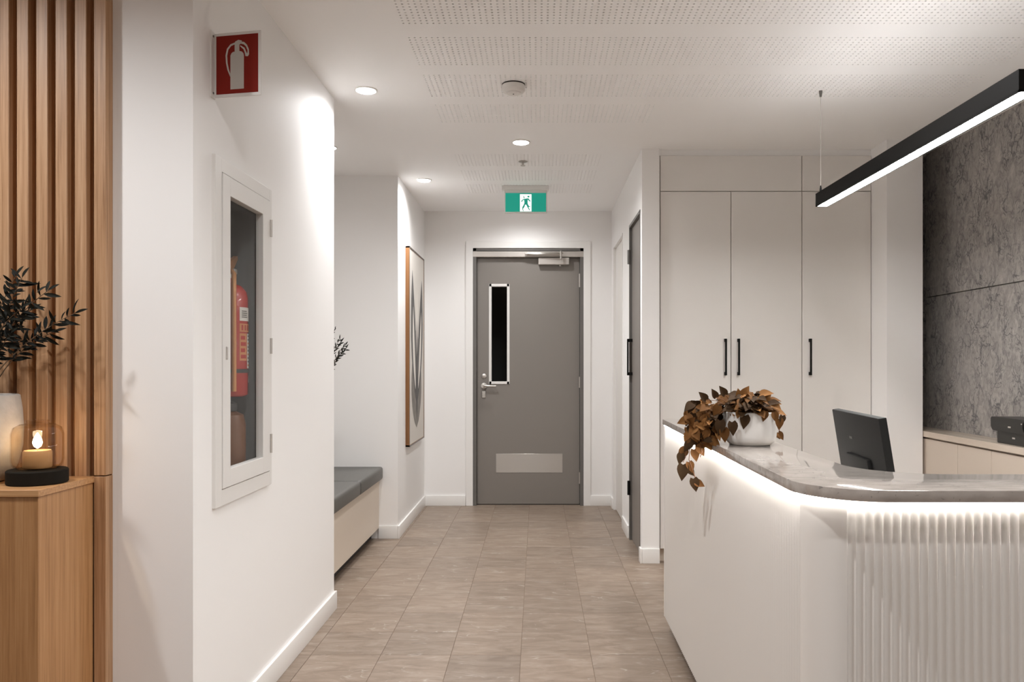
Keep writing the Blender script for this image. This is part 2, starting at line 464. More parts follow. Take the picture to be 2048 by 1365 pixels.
# ---- ceiling: plain boards, with perforated acoustic boards let in
bands = [(2.87, 3.185, -.544, 2.1), (3.30, 3.62, -.544, 2.1), (3.73, 4.045, -.544, 2.1), (4.158, 4.478, -.544, .62),
         (5.14, 5.455, -.544, .42), (5.57, 5.885, -.544, .42), (6.0, 6.31, -.544, .42)]
cb = MB()
xa, xb = -3.4, 3.2
ycur = -2.5
for (b0, b1, bx0, bx1) in bands:
    cb.quad((xa, ycur, CEIL), (xb, ycur, CEIL), (xb, b0, CEIL), (xa, b0, CEIL))
    cb.quad((xa, b0, CEIL), (bx0, b0, CEIL), (bx0, b1, CEIL), (xa, b1, CEIL))
    cb.quad((bx1, b0, CEIL), (xb, b0, CEIL), (xb, b1, CEIL), (bx1, b1, CEIL))
    ycur = b1
cb.quad((xa, ycur, CEIL), (xb, ycur, CEIL), (xb, 8.6, CEIL), (xa, 8.6, CEIL))
cb.box(xa, xb, -2.5, 8.6, CEIL + .03, CEIL + .12)
ceil = struct(cb.build('ceiling', M['ceil'], fix=False), 'white plasterboard ceiling with perforated acoustic strips')


def perf(b0, b1, bx0, bx1):
    pitch = .0238
    nx = int(round((bx1 - bx0) / pitch)); ny = int(round((b1 - b0) / pitch))
    dx, dy = (bx1 - bx0) / nx, (b1 - b0) / ny
    r, dep, seg = .0044, .012, 8
    v, f = [], []
    sq = [(1, 0), (1, 1), (0, 1), (-1, 1), (-1, 0), (-1, -1), (0, -1), (1, -1)]
    for i in range(nx):
        for j in range(ny):
            cx, cy = bx0 + (i + .5) * dx, b0 + (j + .5) * dy
            n = len(v)
            for k in range(8): v.append((cx + sq[k][0] * dx / 2, cy + sq[k][1] * dy / 2, CEIL))
            for k in range(8):
                a = 2 * PI * k / 8; v.append((cx + r * math.cos(a), cy + r * math.sin(a), CEIL))
            for k in range(8):
                a = 2 * PI * k / 8; v.append((cx + r * math.cos(a), cy + r * math.sin(a), CEIL + dep))
            for k in range(8):
                k2 = (k + 1) % 8
                f.append((n + k, n + 8 + k, n + 8 + k2, n + k2))
                f.append((n + 8 + k, n + 16 + k, n + 16 + k2, n + 8 + k2))
            f.append(tuple(n + 16 + k for k in range(8))[::-1])
    mb = MB(); mb.v = v; mb.f = f
    o = mb.build('perforated_board', M['perf'], ceil, fix=False)
    return o


for b in bands: perf(*b)

# ---- near left wall block with the cavity for the fire cabinet
cy0, cy1, cz0, cz1, cxb = 2.60, 3.06, .85, 1.86, -1.262
wl = MB()
wl.box(-3.4, cxb, YL0 + .001, YL1, 0, CEIL)
wl.box(cxb, XL, YL0, cy0, 0, CEIL); wl.box(cxb, XL, cy1, YL1, 0, CEIL)
wl.box(cxb, XL, cy0, cy1, 0, cz0); wl.box(cxb, XL, cy0, cy1, cz1, CEIL)
struct(wl.build('wall_left', M['paint']), 'white painted wall block holding the fire cabinet')
# ---- niche and far left wall
struct(MB().box(-3.4, XF, YN, YB + .12, 0, CEIL).build('wall_corridor_left', M['paint']), 'white corridor wall carrying the framed art')
struct(MB().box(-1.85, -1.72, YL1, YN, 0, CEIL).build('wall_niche', M['paint']), 'white wall behind the bench')
# ---- back wall with door opening
dl, dr, dt = (945 - CX) * YB / F, (1168 - CX) * YB / F, H + (730 - 496) * YB / F
wb = MB().box(XF, dl, YB, YB + .12, 0, CEIL).box(dr, XR + .4, YB, YB + .12, 0, CEIL).box(dl, dr, YB, YB + .12, dt, CEIL)
struct(wb.build('wall_back', M['paint']), 'white end wall of the corridor around the grey fire door')
# ---- right corridor wall with two door openings
g0, g1, gt = 5.095, 5.70, 2.235
w0, w1, wt = 6.14, 6.87, 2.255
XR2 = XR + .11
wr = MB()
wr.box(XR, XR2, YR, g0, 0, CEIL).box(XR, XR2, g1, w0, 0, CEIL).box(XR, XR2, w1, YB, 0, CEIL)
wr.box(XR, XR2, g0, g1, gt, CEIL).box(XR, XR2, w0, w1, wt, CEIL)
struct(wr.build('wall_right', M['paint']), 'white wall end beside the tall cupboards')
# ---- wall behind cupboards, pier, stone wall
struct(MB().box(XR2, 3.2, YCAB + .62, YCAB + .74, 0, CEIL).build('wall_reception', M['paint']), 'white wall behind the tall cupboards')
struct(MB().box(XPIER0, XPIER1, YPIER, YCAB + .62, 0, CEIL).build('wall_pier', M['paint']), 'white pier between cupboards and stone wall')
ws = struct(MB().box(XSTONE + .02, XSTONE + .16, -.5, YCAB + .62, 0, CEIL).build('wall_stone', M['stone']), 'grey textured stone wall behind the credenza')
zs = H + (730 - 592) * 5.0 / F
for k in range(3):
    ya = -.4 + k * 1.85; yb = min(ya + 1.85, YCAB + .6) - .003
    MB().box(XSTONE, XSTONE + .022, ya, yb, zs + .003, CEIL, .001, 1).build('stone_panel', M['stone'], ws)
    MB().box(XSTONE, XSTONE + .022, ya, yb, .0, zs - .003, .001, 1).build('stone_panel', M['stone'], ws)

# ---- the rest of the waiting room behind the camera
struct(MB().box(-3.5, 3.3, -2.6, -2.5, 0, CEIL).build('wall_rear', M['paint']), 'white rear wall of the waiting room')
struct(MB().box(-3.5, -3.4, -2.5, YL0 + .1, 0, CEIL).build('wall_waiting_left', M['paint']), 'white side wall of the waiting room')
struct(MB().box(3.2, 3.3, -2.5, 8.6, 0, CEIL).build('wall_waiting_right', M['paint']), 'white side wall past the stone wall')

# ---- baseboards (square with a small rounded top edge)
bh, bt = .092, .013


def skirting(side, pts, label, inner=1):
    """pts: plan polyline of the wall face; the board stands off to the room side"""
    mb = MB()
    for (a, b, n) in pts:
        a, b, n = Vector((a[0], a[1], 0)), Vector((b[0], b[1], 0)), Vector((n[0], n[1], 0))
        x0, x1 = min(a.x, b.x, a.x + n.x * bt, b.x + n.x * bt), max(a.x, b.x, a.x + n.x * bt, b.x + n.x * bt)
        y0, y1 = min(a.y, b.y, a.y + n.y * bt, b.y + n.y * bt), max(a.y, b.y, a.y + n.y * bt, b.y + n.y * bt)
        mb.box(x0, x1, y0, y1, 0, bh, .003, 2)
    return struct(mb.build('baseboard_' + side, M['skirt'], smooth=40), label)


skirting('left', [((XL, YL0), (XL, YL1 + bt), (1, 0)), ((XL, YL1), (-1.1, YL1), (0, 1))], 'white baseboard under the fire cabinet')
skirting('corridor_left', [((XF, YN - bt), (XF, YB), (1, 0)), ((-1.136, YN), (XF, YN), (0, -1))], 'white baseboard under the framed art')
skirting('back', [((XF, YB), (dl - .062, YB), (0, -1)), ((dr + .055, YB), (XR, YB), (0, -1))], 'white baseboard beside the fire door')
skirting('right', [((XR, YR - bt), (XR, g0 - .02), (-1, 0)), ((XR, YR), (XR2, YR), (0, -1)), ((XR, g1 + .03), (XR, w0 - .03), (-1, 0)), ((XR, w1 + .03), (XR, YB), (-1, 0))],
         'white baseboard wrapping the wall end beside the cupboards')

# ---- timber slat wall
YS = 2.37
slw = struct(MB().box(-3.4, XPOST - .001, YS + .034, YL0 + .02, 0, CEIL).build('wall_slat', M['oak']), 'brown timber slat wall')
ZL = .915                                       # ledge top
pitch = 38.7 * YS / F
for k in range(26):
    xr = (172.5 - CX) * YS / F - k * pitch
    MB().box(xr - .0345, xr, YS, YS + .036, 0, CEIL, .0015, 1).build('slat', M['oak'], slw, org=(xr, YS, 1.2)).location = (xr, YS, 1.2)
tr1 = struct(MB().box((188.5 - CX) * YS / F, XPOST, YS - .002, YL0 + .01, ZL + .002, CEIL, .001, 1).build('trim_1', M['oak']), 'timber end post of the slat wall')
MB().box((188.5 - CX) * YS / F, XPOST, YS - .002, YL0 + .01, 0, ZL - .0015, .001, 1).build('lower_post', M['oak'], tr1)

# ================================================================== DOORS
# ---- grey fire door at the corridor end
d1 = sempty('door_1', ((dl + dr) / 2, YB, 0), 'dark grey fire door with narrow vision panel and steel kick plate')
YD = YB + .045                                  # leaf face
# white architrave
ar = MB()
aw = .058
ar.box(dl - aw, dl + .004, YB - .012, YB + .01, 0, dt + aw, .002, 1).box(dr - .004, dr + aw, YB - .012, YB + .01, 0, dt + aw, .002, 1).box(dl, dr, YB - .012, YB + .01, dt - .004, dt + aw, .002, 1)
ar.build('architrave', M['skirt'], d1)
fw = .034
ll, lr = dl + fw, dr - fw
lt = dt - .085
fb = MB().box(dl, ll, YB - .002, YB + .11, 0, dt, .001, 1).box(lr, dr, YB - .002, YB + .11, 0, dt, .001, 1).box(dl, dr, YB - .002, YB + .11, dt - .028, dt, .001, 1)
fb.box(ll - .002, lr + .002, YD + .046, YB + .11, lt - .01, dt)
fb.build('frame', M['framegrey'], d1)
# leaf with the hole for the vision panel
vx0, vx1 = (978.5 - CX) * YD / F, (1018.5 - CX) * YD / F
vz0, vz1 = H + (730 - 768) * YD / F, H + (730 - 569) * YD / F
g = .003
lf = MB()
lf.box(ll + g, vx0, YD, YD + .045, .008, lt).box(vx1, lr - g, YD, YD + .045, .008, lt)
lf.box(vx0, vx1, YD, YD + .045, .008, vz0).box(vx0, vx1, YD, YD + .045, vz1, lt)
leaf = lf.build('leaf', M['doorgrey'], d1)
vf = MB(); bw = .02
vf.box(vx0 - .003, vx0 + bw, YD - .006, YD + .05, vz0 - .003, vz1 + .003, .001, 1).box(vx1 - bw, vx1 + .003, YD - .006, YD + .05, vz0 - .003, vz1 + .003, .001, 1)
vf.box(vx0, vx1, YD - .006, YD + .05, vz0 - .003, vz0 + bw, .001, 1).box(vx0, vx1, YD - .006, YD + .05, vz1 - bw, vz1 + .003, .001, 1)
vfo = vf.build('vision_frame', M['steelwhite'], leaf)
MB().box(vx0 + .01, vx1 - .01, YD + .02, YD + .026, vz0 + .01, vz1 - .01).build('pane', M['pane'], leaf)
# head plate, closer body, arm
MB().box(dl + .004, dr - .004, YB - .006, YD + .01, lt + .004, dt - .032, .002, 1).build('head_plate', M['satin'], d1)
cxa, cxb_ = (1077 - CX) * YD / F, (1138 - CX) * YD / F
cz_t, cz_b = H + (730 - 517) * YD / F, H + (730 - 531) * YD / F
MB().box(cxa, cxb_, YD - .052, YD, cz_b, cz_t, .006, 2).build('closer_body', M['satin'], leaf)
pA = Vector(((1121 - CX) * YD / F, YB - .02, cz_t + .018)); pB = Vector(((1050 - CX) * YD / F, YB - .03, cz_t + .03)); pC = Vector(((1126 - CX) * YD / F, YB - .04, cz_t + .036))
arm = MB().tube([pB, pA + Vector((0, -.03, .004))], .008, 8).tube([pB + Vector((.02, 0, .004)), pC], .007, 8)
arm.lathe((pA.x, pA.y - .03, cz_t - .02), [(.009, 0), (.009, .07)], 10).lathe((pA.x - .004, YD - .03, cz_b - .012), [(.01, 0), (.01, .014)], 10)
arm.build('closer_arm', M['steel'], leaf, smooth=40)
# lever set
hx, hz = (968 - CX) * YD / F, H + (730 - 772) * YD / F
lv = MB().lathe((hx, YD, hz), [(.026, 0), (.026, -.008), (.011, -.01), (.011, -.05)], 20, 'Y')
lv.tube([(hx, YD - .045, hz), (hx + .02, YD - .05, hz), (hx + .11, YD - .05, hz - .004)], .009, 10)
lv.build('lever_handle', M['steel'], leaf, smooth=40)
MB().lathe((hx, YD, hz + .085), [(.022, 0), (.022, -.006), (.012, -.012)], 18, 'Y').build('turn_snib', M['satin'], leaf, smooth=40)
MB().box(hx - .018, hx + .014, YD - .008, YD, hz - .108, hz - .05, .004, 2).lathe((hx, YD - .006, hz - .075), [(.009, 0), (.009, -.008)], 14, 'Y').build('lock_cylinder', M['steel'], leaf)
kx0, kx1 = (992 - CX) * YD / F, (1125 - CX) * YD / F
kp = MB().box(kx0, kx1, YD - .002, YD, H + (730 - 946) * YD / F, H + (730 - 908) * YD / F, .0008, 1).build('kick_plate', M['steel'], leaf)
for (py0, py1) in ((548, 575), (754, 776), (945, 968)):
    MB().lathe((lr - .001, YD - .005, H + (730 - py1) * YD / F), [(.009, 0), (.009, (py1 - py0) * YD / F)], 12).build('hinge', M['satin'], d1, smooth=40)
MB().box(ll, lr, YD + .004, YD + .04, 0, .009).build('bottom_seal', M['kick'], d1)
# plain dim lobby behind the vision panel
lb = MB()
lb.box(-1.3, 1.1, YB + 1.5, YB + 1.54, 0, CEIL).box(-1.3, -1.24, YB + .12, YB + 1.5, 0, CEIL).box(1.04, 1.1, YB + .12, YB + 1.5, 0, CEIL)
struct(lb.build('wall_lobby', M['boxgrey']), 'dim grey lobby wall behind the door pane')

# ---- grey side door in the right wall
d2 = sempty('door_2', (XR, (g0 + g1) / 2, 0), 'narrow grey door with a black pull handle in the side wall')
MB().box(XR + .016, XR + .05, g0 + .016, g1 - .022, .006, gt - .022, .001, 1).build('leaf', M['doorgrey'], d2)
fr = MB().box(XR - .003, XR2, g0, g0 + .014, 0, gt).box(XR - .003, XR2, g1 - .02, g1, 0, gt).box(XR - .003, XR2, g0, g1, gt - .02, gt)
fr.build('frame', M['framegrey'], d2)
ph = MB(); py_ = g1 - .045
z_a, z_b = 1.17, 1.428
ph.box(XR - .022, XR - .011, py_ - .008, py_ + .008, z_a, z_b, .002, 1).box(XR - .018, XR + .017, py_ - .008, py_ + .008, z_a, z_a + .022).box(XR - .018, XR + .017, py_ - .008, py_ + .008, z_b - .022, z_b)
ph.build('pull_handle', M['black'], d2)
MB().lathe((XR - .006, g1 - .018, .32), [(.011, 0), (.011, .1)], 12).build('hinge', M['black'], d2, smooth=40)
MB().lathe((XR - .006, g1 - .018, 1.96), [(.011, 0), (.011, .1)], 12).build('hinge', M['framegrey'], d2, smooth=40)
# ---- white side door further in
d3 = sempty('door_3', (XR, (w0 + w1) / 2, 0), 'white side door near the corridor end')
MB().box(XR + .018, XR + .055, w0 + .01, w1 - .01, .006, wt - .01, .001, 1).build('leaf', M['white'], d3)
MB().box(XR - .004, XR + .08, w0 - .002, w0 + .012, 0, wt).box(XR - .004, XR + .08, w1 - .012, w1 + .002, 0, wt).box(XR - .004, XR + .08, w0, w1, wt - .012, wt + .002).build('frame', M['skirt'], d3)

# ================================================================== RECEPTION COUNTER
def arc(cx, cy, r, a0, a1, n):
    return [(cx + r * math.cos(a0 + (a1 - a0) * i / n), cy + r * math.sin(a0 + (a1 - a0) * i / n)) for i in range(n + 1)]


ZC, ST = .989, .0245
XEND = 2.28
# slab outline
outer = [(.588, 3.762), (.5615, 1.80)]
ro = .165
o_arc = arc(.5605 + ro, 1.626 + ro, ro, PI, 1.5 * PI, 18)
inner_arc = arc(.962, 2.052, .181, PI, 1.5 * PI, 14)[::-1]
outline = [(.588, 3.762)] + o_arc + [(XEND, 1.626), (XEND, 1.871)] + inner_arc + [(.805, 3.762)]
sb = MB().prism(outline, ZC - ST, ZC)
bm = bmesh.new(); me = sb.mesh('tmp', M['slab']); bm.from_mesh(me); bpy.data.meshes.remove(me)
ed = [e for e in bm.edges if abs(e.verts[0].co.z - e.verts[1].co.z) < 1e-5]
bmesh.ops.bevel(bm, geom=ed, offset=.0018, segments=2, profile=.5, affect='EDGES')
slab = MB().add_bm(bm).build('counter_top', M['slab'], smooth=30, org=(.7, 2.0, ZC))
tag(slab, 'polished speckled grey stone slab with rounded corner topping the reception counter', 'counter top')

rc = thing('reception_counter', 'white fluted reception counter with glowing strip under its top', 'counter', (1.0, 2.2, 0))
ZB0, ZB1 = .06, ZC - ST - .001
YBF, rb = 1.705, .075
XB0, XB1 = .597, .5845                          # side plane: far and near


def flute_panel(p0, p1, nout, name, pitch=.0193, depth=.0075):
    p0, p1 = Vector(p0), Vector(p1)
    L = (p1 - p0).length; n = max(1, int(round(L / pitch))); nout = Vector(nout)
    v, f = [], []; prof = []
    for i in range(n):
        for k in range(7):
            t = k / 7
            prof.append((i + t, -depth * math.sin(PI * t)))
    prof.append((n, 0))
    for (t, d) in prof:
        q = p0 + (p1 - p0) * (t / n) + nout * d
        v += [(q.x, q.y, ZB0), (q.x, q.y, ZB1)]
    for i in range(len(prof) - 1):
        f.append((2 * i, 2 * i + 2, 2 * i + 3, 2 * i + 1))
    # close the back so the panel has thickness
    b0, b1 = p0 - nout * .018, p1 - nout * .018
    m = len(v); v += [(b0.x, b0.y, ZB0), (b0.x, b0.y, ZB1), (b1.x, b1.y, ZB0), (b1.x, b1.y, ZB1)]
    f.append((m, m + 1, m + 3, m + 2)); f.append((0, 1, m + 1, m)); f.append((m - 2, m - 1, m + 3, m + 2))
    for s_ in (0, 1):
        f.append(tuple([2 * i + s_ for i in range(len(prof))] + [m + 2 + s_, m + s_]))
    mb = MB(); mb.v = v; mb.f = f
    return mb.build(name, M['flute'], rc, smooth=35)


sd = (Vector((XB1, YBF + rb)) - Vector((XB0, 3.762))).normalized()
flute_panel((XB0, 3.762), (XB1, YBF + rb), (-abs(sd.y), sd.x), 'fluted_side_panel')
flute_panel((XB1 + rb, YBF), (XEND - .02, YBF), (0, -1), 'fluted_front_panel')
ca = arc(XB1 + rb, YBF + rb, rb, PI, 1.5 * PI, 16)
ci = arc(XB1 + rb, YBF + rb, rb - .018, PI, 1.5 * PI, 16)[::-1]
MB().prism(ca + ci, ZB0, ZB1).build('curved_corner_panel', M['flute'], rc, smooth=35)
# carcass, kickboard
cc = MB().prism([(XB0 + .02, 3.755), (XB1 + .02, YBF + .09), (XB1 + .09, YBF + .02), (XEND - .03, YBF + .02), (XEND - .03, 1.85), (.80, 1.85), (.78, 2.1), (.79, 3.755)], ZB0 + .001, ZB1)
cc.build('carcass', M['white'], rc)
MB().box(XB0 - .001, .80, 3.756, 3.772, ZB0, ZB1, .001, 1).build('end_panel', M['white'], rc)
kk = MB().prism([(XB0 + .045, 3.73), (XB1 + .045, YBF + .11), (XB1 + .11, YBF + .045), (XEND - .05, YBF + .045), (XEND - .05, 1.84), (.80, 1.84), (.77, 2.1), (.78, 3.73)], 0, ZB0 + .002)
kk.build('kickboard', M['kick'], rc)
# LED strip tucked under the slab edge, just outside the panels
ld = MB()
led_o, led_i = .008, .002
pts_o = [(XB0 - led_o, 3.72)] + arc(XB1 + rb, YBF + rb, rb + led_o, PI, 1.5 * PI, 12) + [(XEND - .05, YBF - led_o)]
pts_i = [(XB0 - led_i, 3.72)] + arc(XB1 + rb, YBF + rb, rb + led_i, PI, 1.5 * PI, 12) + [(XEND - .05, YBF - led_i)]
pts_o[1] = (XB1 - led_o, YBF + rb); pts_i[1] = (XB1 - led_i, YBF + rb)
ld.prism(pts_o + pts_i[::-1], ZC - ST - .005, ZC - ST + .0005)
ld.build('led_strip', M['led'], rc)

# ---- desk behind counter, carrying the monitor
dk = thing('work_desk', 'white work desk behind the reception counter', 'desk', (1.15, 2.5, 0))
MB().box(.83, 1.5, 1.9, 3.3, .715, .74, .002, 1).build('desk_top', M['white'], dk)
MB().box(.84, 1.49, 1.92, 1.945, 0, .715).build('side_panel', M['white'], dk)
MB().box(.84, 1.49, 3.255, 3.28, 0, .715).build('side_panel', M['white'], dk)

# ---- monitor seen from behind
zt = 1.10
pf, pn = Vector((.959, 2.606, zt)), Vector((.915, 2.148, zt))
u = (pn - pf).normalized(); ww = (pn - pf).length
dn = Vector((.155, 0, -1)).normalized(); dn = (dn - u * dn.dot(u)).normalized()
nb = u.cross(dn).normalized()
if nb.x > 0: nb = -nb                           # out of the back, towards -X
hh = .285
cc_ = (pf + pn) / 2 + dn * hh / 2 - nb * .011
MM = Matrix((u, dn, nb)).transposed().to_4x4(); MM.translation = cc_
mo = thing('computer_monitor', 'dark grey flat monitor seen from behind on its stand behind the counter', 'monitor', (1.0, 2.38, .74))
MB().obox(MM, ww, hh, .022, .003).build('housing', M['monitor'], mo, smooth=30)
MB().obox(MM @ Matrix.Translation((0, -.004, -.0115)), ww - .016, hh - .028, .002).build('screen', M['screen'], mo)
MB().obox(MM @ Matrix.Translation((0, .055, .016)), ww * .46, hh * .5, .014, .006).build('rear_cover', M['monitor'], mo, smooth=30)
MB().obox(MM @ Matrix.Translation((0, .085, .034)), .075, .09, .05, .008).build('hinge', M['blackplastic'], mo, smooth=30)
nk = cc_ + dn * .085 + nb * .05
MB().box(nk.x - .014, nk.x + .014, nk.y - .035, nk.y + .035, .745, nk.z, .004, 2).build('neck', M['blackplastic'], mo, smooth=30)
MB().box(nk.x - .07, nk.x + .11, nk.y - .11, nk.y + .11, .74, .752, .004, 2).build('base', M['blackplastic'], mo, smooth=30)
# maker's mark, an unreadable smudge of raised plastic on the back
MB().obox(MM @ Matrix.Translation((-.06, -.065, .0112)), .03, .007, .0012).build('badge', M['blackplastic'], mo)

# ================================================================== TALL CUPBOARDS
pc = F / YCAB
def cx_(px): return (px - CX) / pc
def cz_(py): return H + (CY - py) / pc


zsplit, ztop, zbot = cz_(383), cz_(311), cz_(1098)
gap = .0022


def cupboard(x0, x1, splits, label, hxs):
    t = thing('tall_cupboard', label, 'cupboard', ((x0 + x1) / 2, YCAB + .3, 0), 'built-in tall cupboards behind the counter')
    MB().box(x0, x1, YCAB + .02, YCAB + .6, zbot - .004, ztop, 0).build('carcass', M['white'], t)
    MB().box(x0, x1, YCAB + .05, YCAB + .6, 0, zbot - .004).build('kickboard', M['credenza'], t)
    MB().box(x0 + gap, x1 - gap, YCAB, YCAB + .019, zsplit + gap, ztop - gap, .001, 1).build('top_panel', M['white'], t)
    for i in range(len(splits) - 1):
        d = MB().box(splits[i] + gap, splits[i + 1] - gap, YCAB, YCAB + .019, zbot, zsplit - gap, .001, 1).build('door', M['white'], t)
        hx = hxs[i]; za, zb = cz_(751), cz_(678)
        hb = MB().box(hx - .0055, hx + .0055, YCAB - .034, YCAB - .023, za, zb, .002, 1)
        hb.box(hx - .0055, hx + .0055, YCAB - .03, YCAB, za, za + .02, .001, 1).box(hx - .0055, hx + .0055, YCAB - .03, YCAB, zb - .02, zb, .001, 1)
        hb.build('handle', M['black'], d, label='black bar handle')
    return t


xa0, xa1, xa2, xa3 = cx_(1320), cx_(1462), cx_(1604), cx_(1747)
cupboard(xa0, xa2, [xa0, xa1, xa2], 'white two-door tall cupboard beside the grey door, black bar handles meeting', [cx_(1450), cx_(1476)])
cupboard(xa2, XPIER0 - .001 if xa3 > XPIER0 else xa3, [xa2, min(xa3, XPIER0 - .002)], 'white single-door tall cupboard next to the white pier', [cx_(1619)])
struct(MB().box(XR2, XPIER0, YCAB + .012, YCAB + .1, ztop, CEIL).build('trim_2', M['paint']), 'white filler above the tall cupboards')

# ================================================================== CREDENZA and device
cr = thing('credenza', 'low tan credenza with pale stone top along the grey stone wall', 'credenza', (2.4, 4.0, 0))
ZK = .846
MB().box(XCRED - .012, XSTONE - .001, 2.6, YCAB + .6, ZK - .034, ZK, .001, 1).build('top', M['credtop'], cr)
MB().box(XCRED + .022, XSTONE - .001, 2.62, YCAB + .6, .08, ZK - .034).build('carcass', M['credenza'], cr)
ys_ = [YCAB + .6, 4.44, 4.11, 3.78, 3.45, 3.12, 2.62]
for i in range(len(ys_) - 1):
    MB().box(XCRED, XCRED + .02, ys_[i + 1] + .0015, ys_[i] - .0015, .08, ZK - .045, .0008, 1).build('door', M['credenza'], cr)
MB().box(XCRED + .05, XSTONE - .001, 2.64, YCAB + .6, 0, .08).build('kickboard', M['credenza'], cr)

dv = thing('tabletop_device', 'black two-tier tabletop device with round dial on the credenza', 'electronics', (2.42, 3.85, ZK))
ya_, yb_ = 3.46, 4.14
up = MB(); zt0, zt1 = ZK + .062, ZK + .132
prof = [(yb_ - .03, zt0)] + [(yb_ - .03 + .03 * math.sin(a), zt0 + .03 - .03 * math.cos(a)) for a in (PI / 8, PI / 4, 3 * PI / 8, PI / 2)] + [(yb_, zt1 - .008), (yb_ - .008, zt1), (ya_ + .008, zt1), (ya_, zt1 - .008), (ya_, zt0)]
up.poly3([(2.345, y, z) for y, z in prof], (.145, 0, 0)).build('upper_case', M['blackplastic'], dv, smooth=35)
MB().box(2.358, 2.49, ya_ + .02, yb_ - .035, ZK, zt0 + .001, .003, 1).build('base', M['blackplastic'], dv)
yd_ = 3.83
dl_ = MB().lathe((2.345, yd_, (zt0 + zt1) / 2), [(.033, .001), (.033, -.004), (.027, -.006)], 32, 'X').build('dial', M['black'], dv, smooth=40)
MB().lathe((2.3445, yd_ + .045, zt1 - .022), [(.0035, .001), (.003, -.002)], 12, 'X').build('button', M['cable'], dv)
MB().box(2.3440, 2.3455, yd_ + .135, yd_ + .157, zt0 + .022, zt0 + .03).build('badge', M['cable'], dv)
MB().box(2.3570, 2.3585, yd_ + .12, yd_ + .142, ZK + .03, ZK + .038).build('badge', M['cable'], dv)

# ================================================================== BENCH and cushions
bx = -1.135
bn = thing('bench', 'cream built-in bench box in the corridor niche', 'bench', (-1.4, 4.9, 0))
MB().box(-1.719, bx, YL1 + .002, YN - .001, .075, .425, .002, 1).build('body', M['cream'], bn)
MB().box(-1.719, bx - .055, YL1 + .002, YN - .001, 0, .076).build('kickboard', M['kick'], bn)


def cushion(y0, y1, label):
    bm = bmesh.new(); bmesh.ops.create_cube(bm, size=1.0)
    x0, x1, z0, z1 = -1.715, -1.104, .4245, .517
    for v in bm.verts:
        v.co = Vector(((x0 + x1) / 2 + v.co.x * (x1 - x0), (y0 + y1) / 2 + v.co.y * (y1 - y0), (z0 + z1) / 2 + v.co.z * (z1 - z0)))
    bmesh.ops.bevel(bm, geom=bm.edges[:], offset=.022, segments=4, profile=.55, affect='EDGES')
    o = MB().add_bm(bm).build('seat_cushion', M['leather'], smooth=50, org=((x0 + x1) / 2, (y0 + y1) / 2, z0))
    tag(o, label, 'cushion', 'charcoal bench cushions')


cushion(5.003, YN - .004, 'charcoal vinyl bench cushion against the niche end wall')
cushion(4.28, 4.999, 'charcoal vinyl bench cushion butting against its neighbour in the middle of the bench')

# ================================================================== FIRE CABINET
fc = thing('fire_cabinet', 'white recessed fire cabinet with narrow glass door', 'cabinet', (XL, 2.81, .79))
oy0, oy1, oz0, oz1 = 2.545, 3.083, .786, 1.917


def rim(mb, x0, x1, y0, y1, z0, z1, iy0, iy1, iz0, iz1, bev=.001):
    mb.box(x0, x1, y0, iy0, z0, z1, bev, 1).box(x0, x1, iy1, y1, z0, z1, bev, 1)
    mb.box(x0, x1, iy0 - bev, iy1 + bev, z0, iz0, bev, 1).box(x0, x1, iy0 - bev, iy1 + bev, iz1, z1, bev, 1)
    return mb


rim(MB(), XL - .002, XL + .012, oy0, oy1, oz0, oz1, 2.596, 3.060, .838, 1.872).build('surround', M['steelwhite'], fc)
gy0, gy1, gz0, gz1 = 2.662, 2.978, .90, 1.806
fd = rim(MB(), XL - .012, XL + .015, 2.599, 3.057, .841, 1.869, gy0, gy1, gz0, gz1).build('door', M['steelwhite'], fc)
MB().box(XL - .004, XL - .001, gy0 - .005, gy1 + .005, gz0 - .005, gz1 + .005).build('pane', M['pane'], fd)
for (pa, pb) in ((440, 474), (677, 708), (868, 906)):
    pp = 1600 / 3.062
    MB().lathe((XL + .016, 3.061, H + (730 - pb) / pp), [(.006, 0), (.006, (pb - pa) / pp)], 10).build('hinge', M['satin'], fc, smooth=40)
MB().box(XL + .014, XL + .019, 2.621, 2.632, 1.262, 1.305, .002, 1).build('latch', M['satin'], fd)
ln = MB()
ln.box(cxb + .0005, cxb + .006, cy0 + .001, cy1 - .001, cz0, cz1)
ln.box(cxb, XL - .014, cy0 + .0005, cy0 + .005, cz0, cz1).box(cxb, XL - .014, cy1 - .005, cy1 - .0005, cz0, cz1)
ln.box(cxb, XL - .014, cy0, cy1, cz0 + .0005, cz0 + .005).box(cxb, XL - .014, cy0, cy1, cz1 - .005, cz1 - .0005)
ln.build('lining', M['boxgrey'], fc)

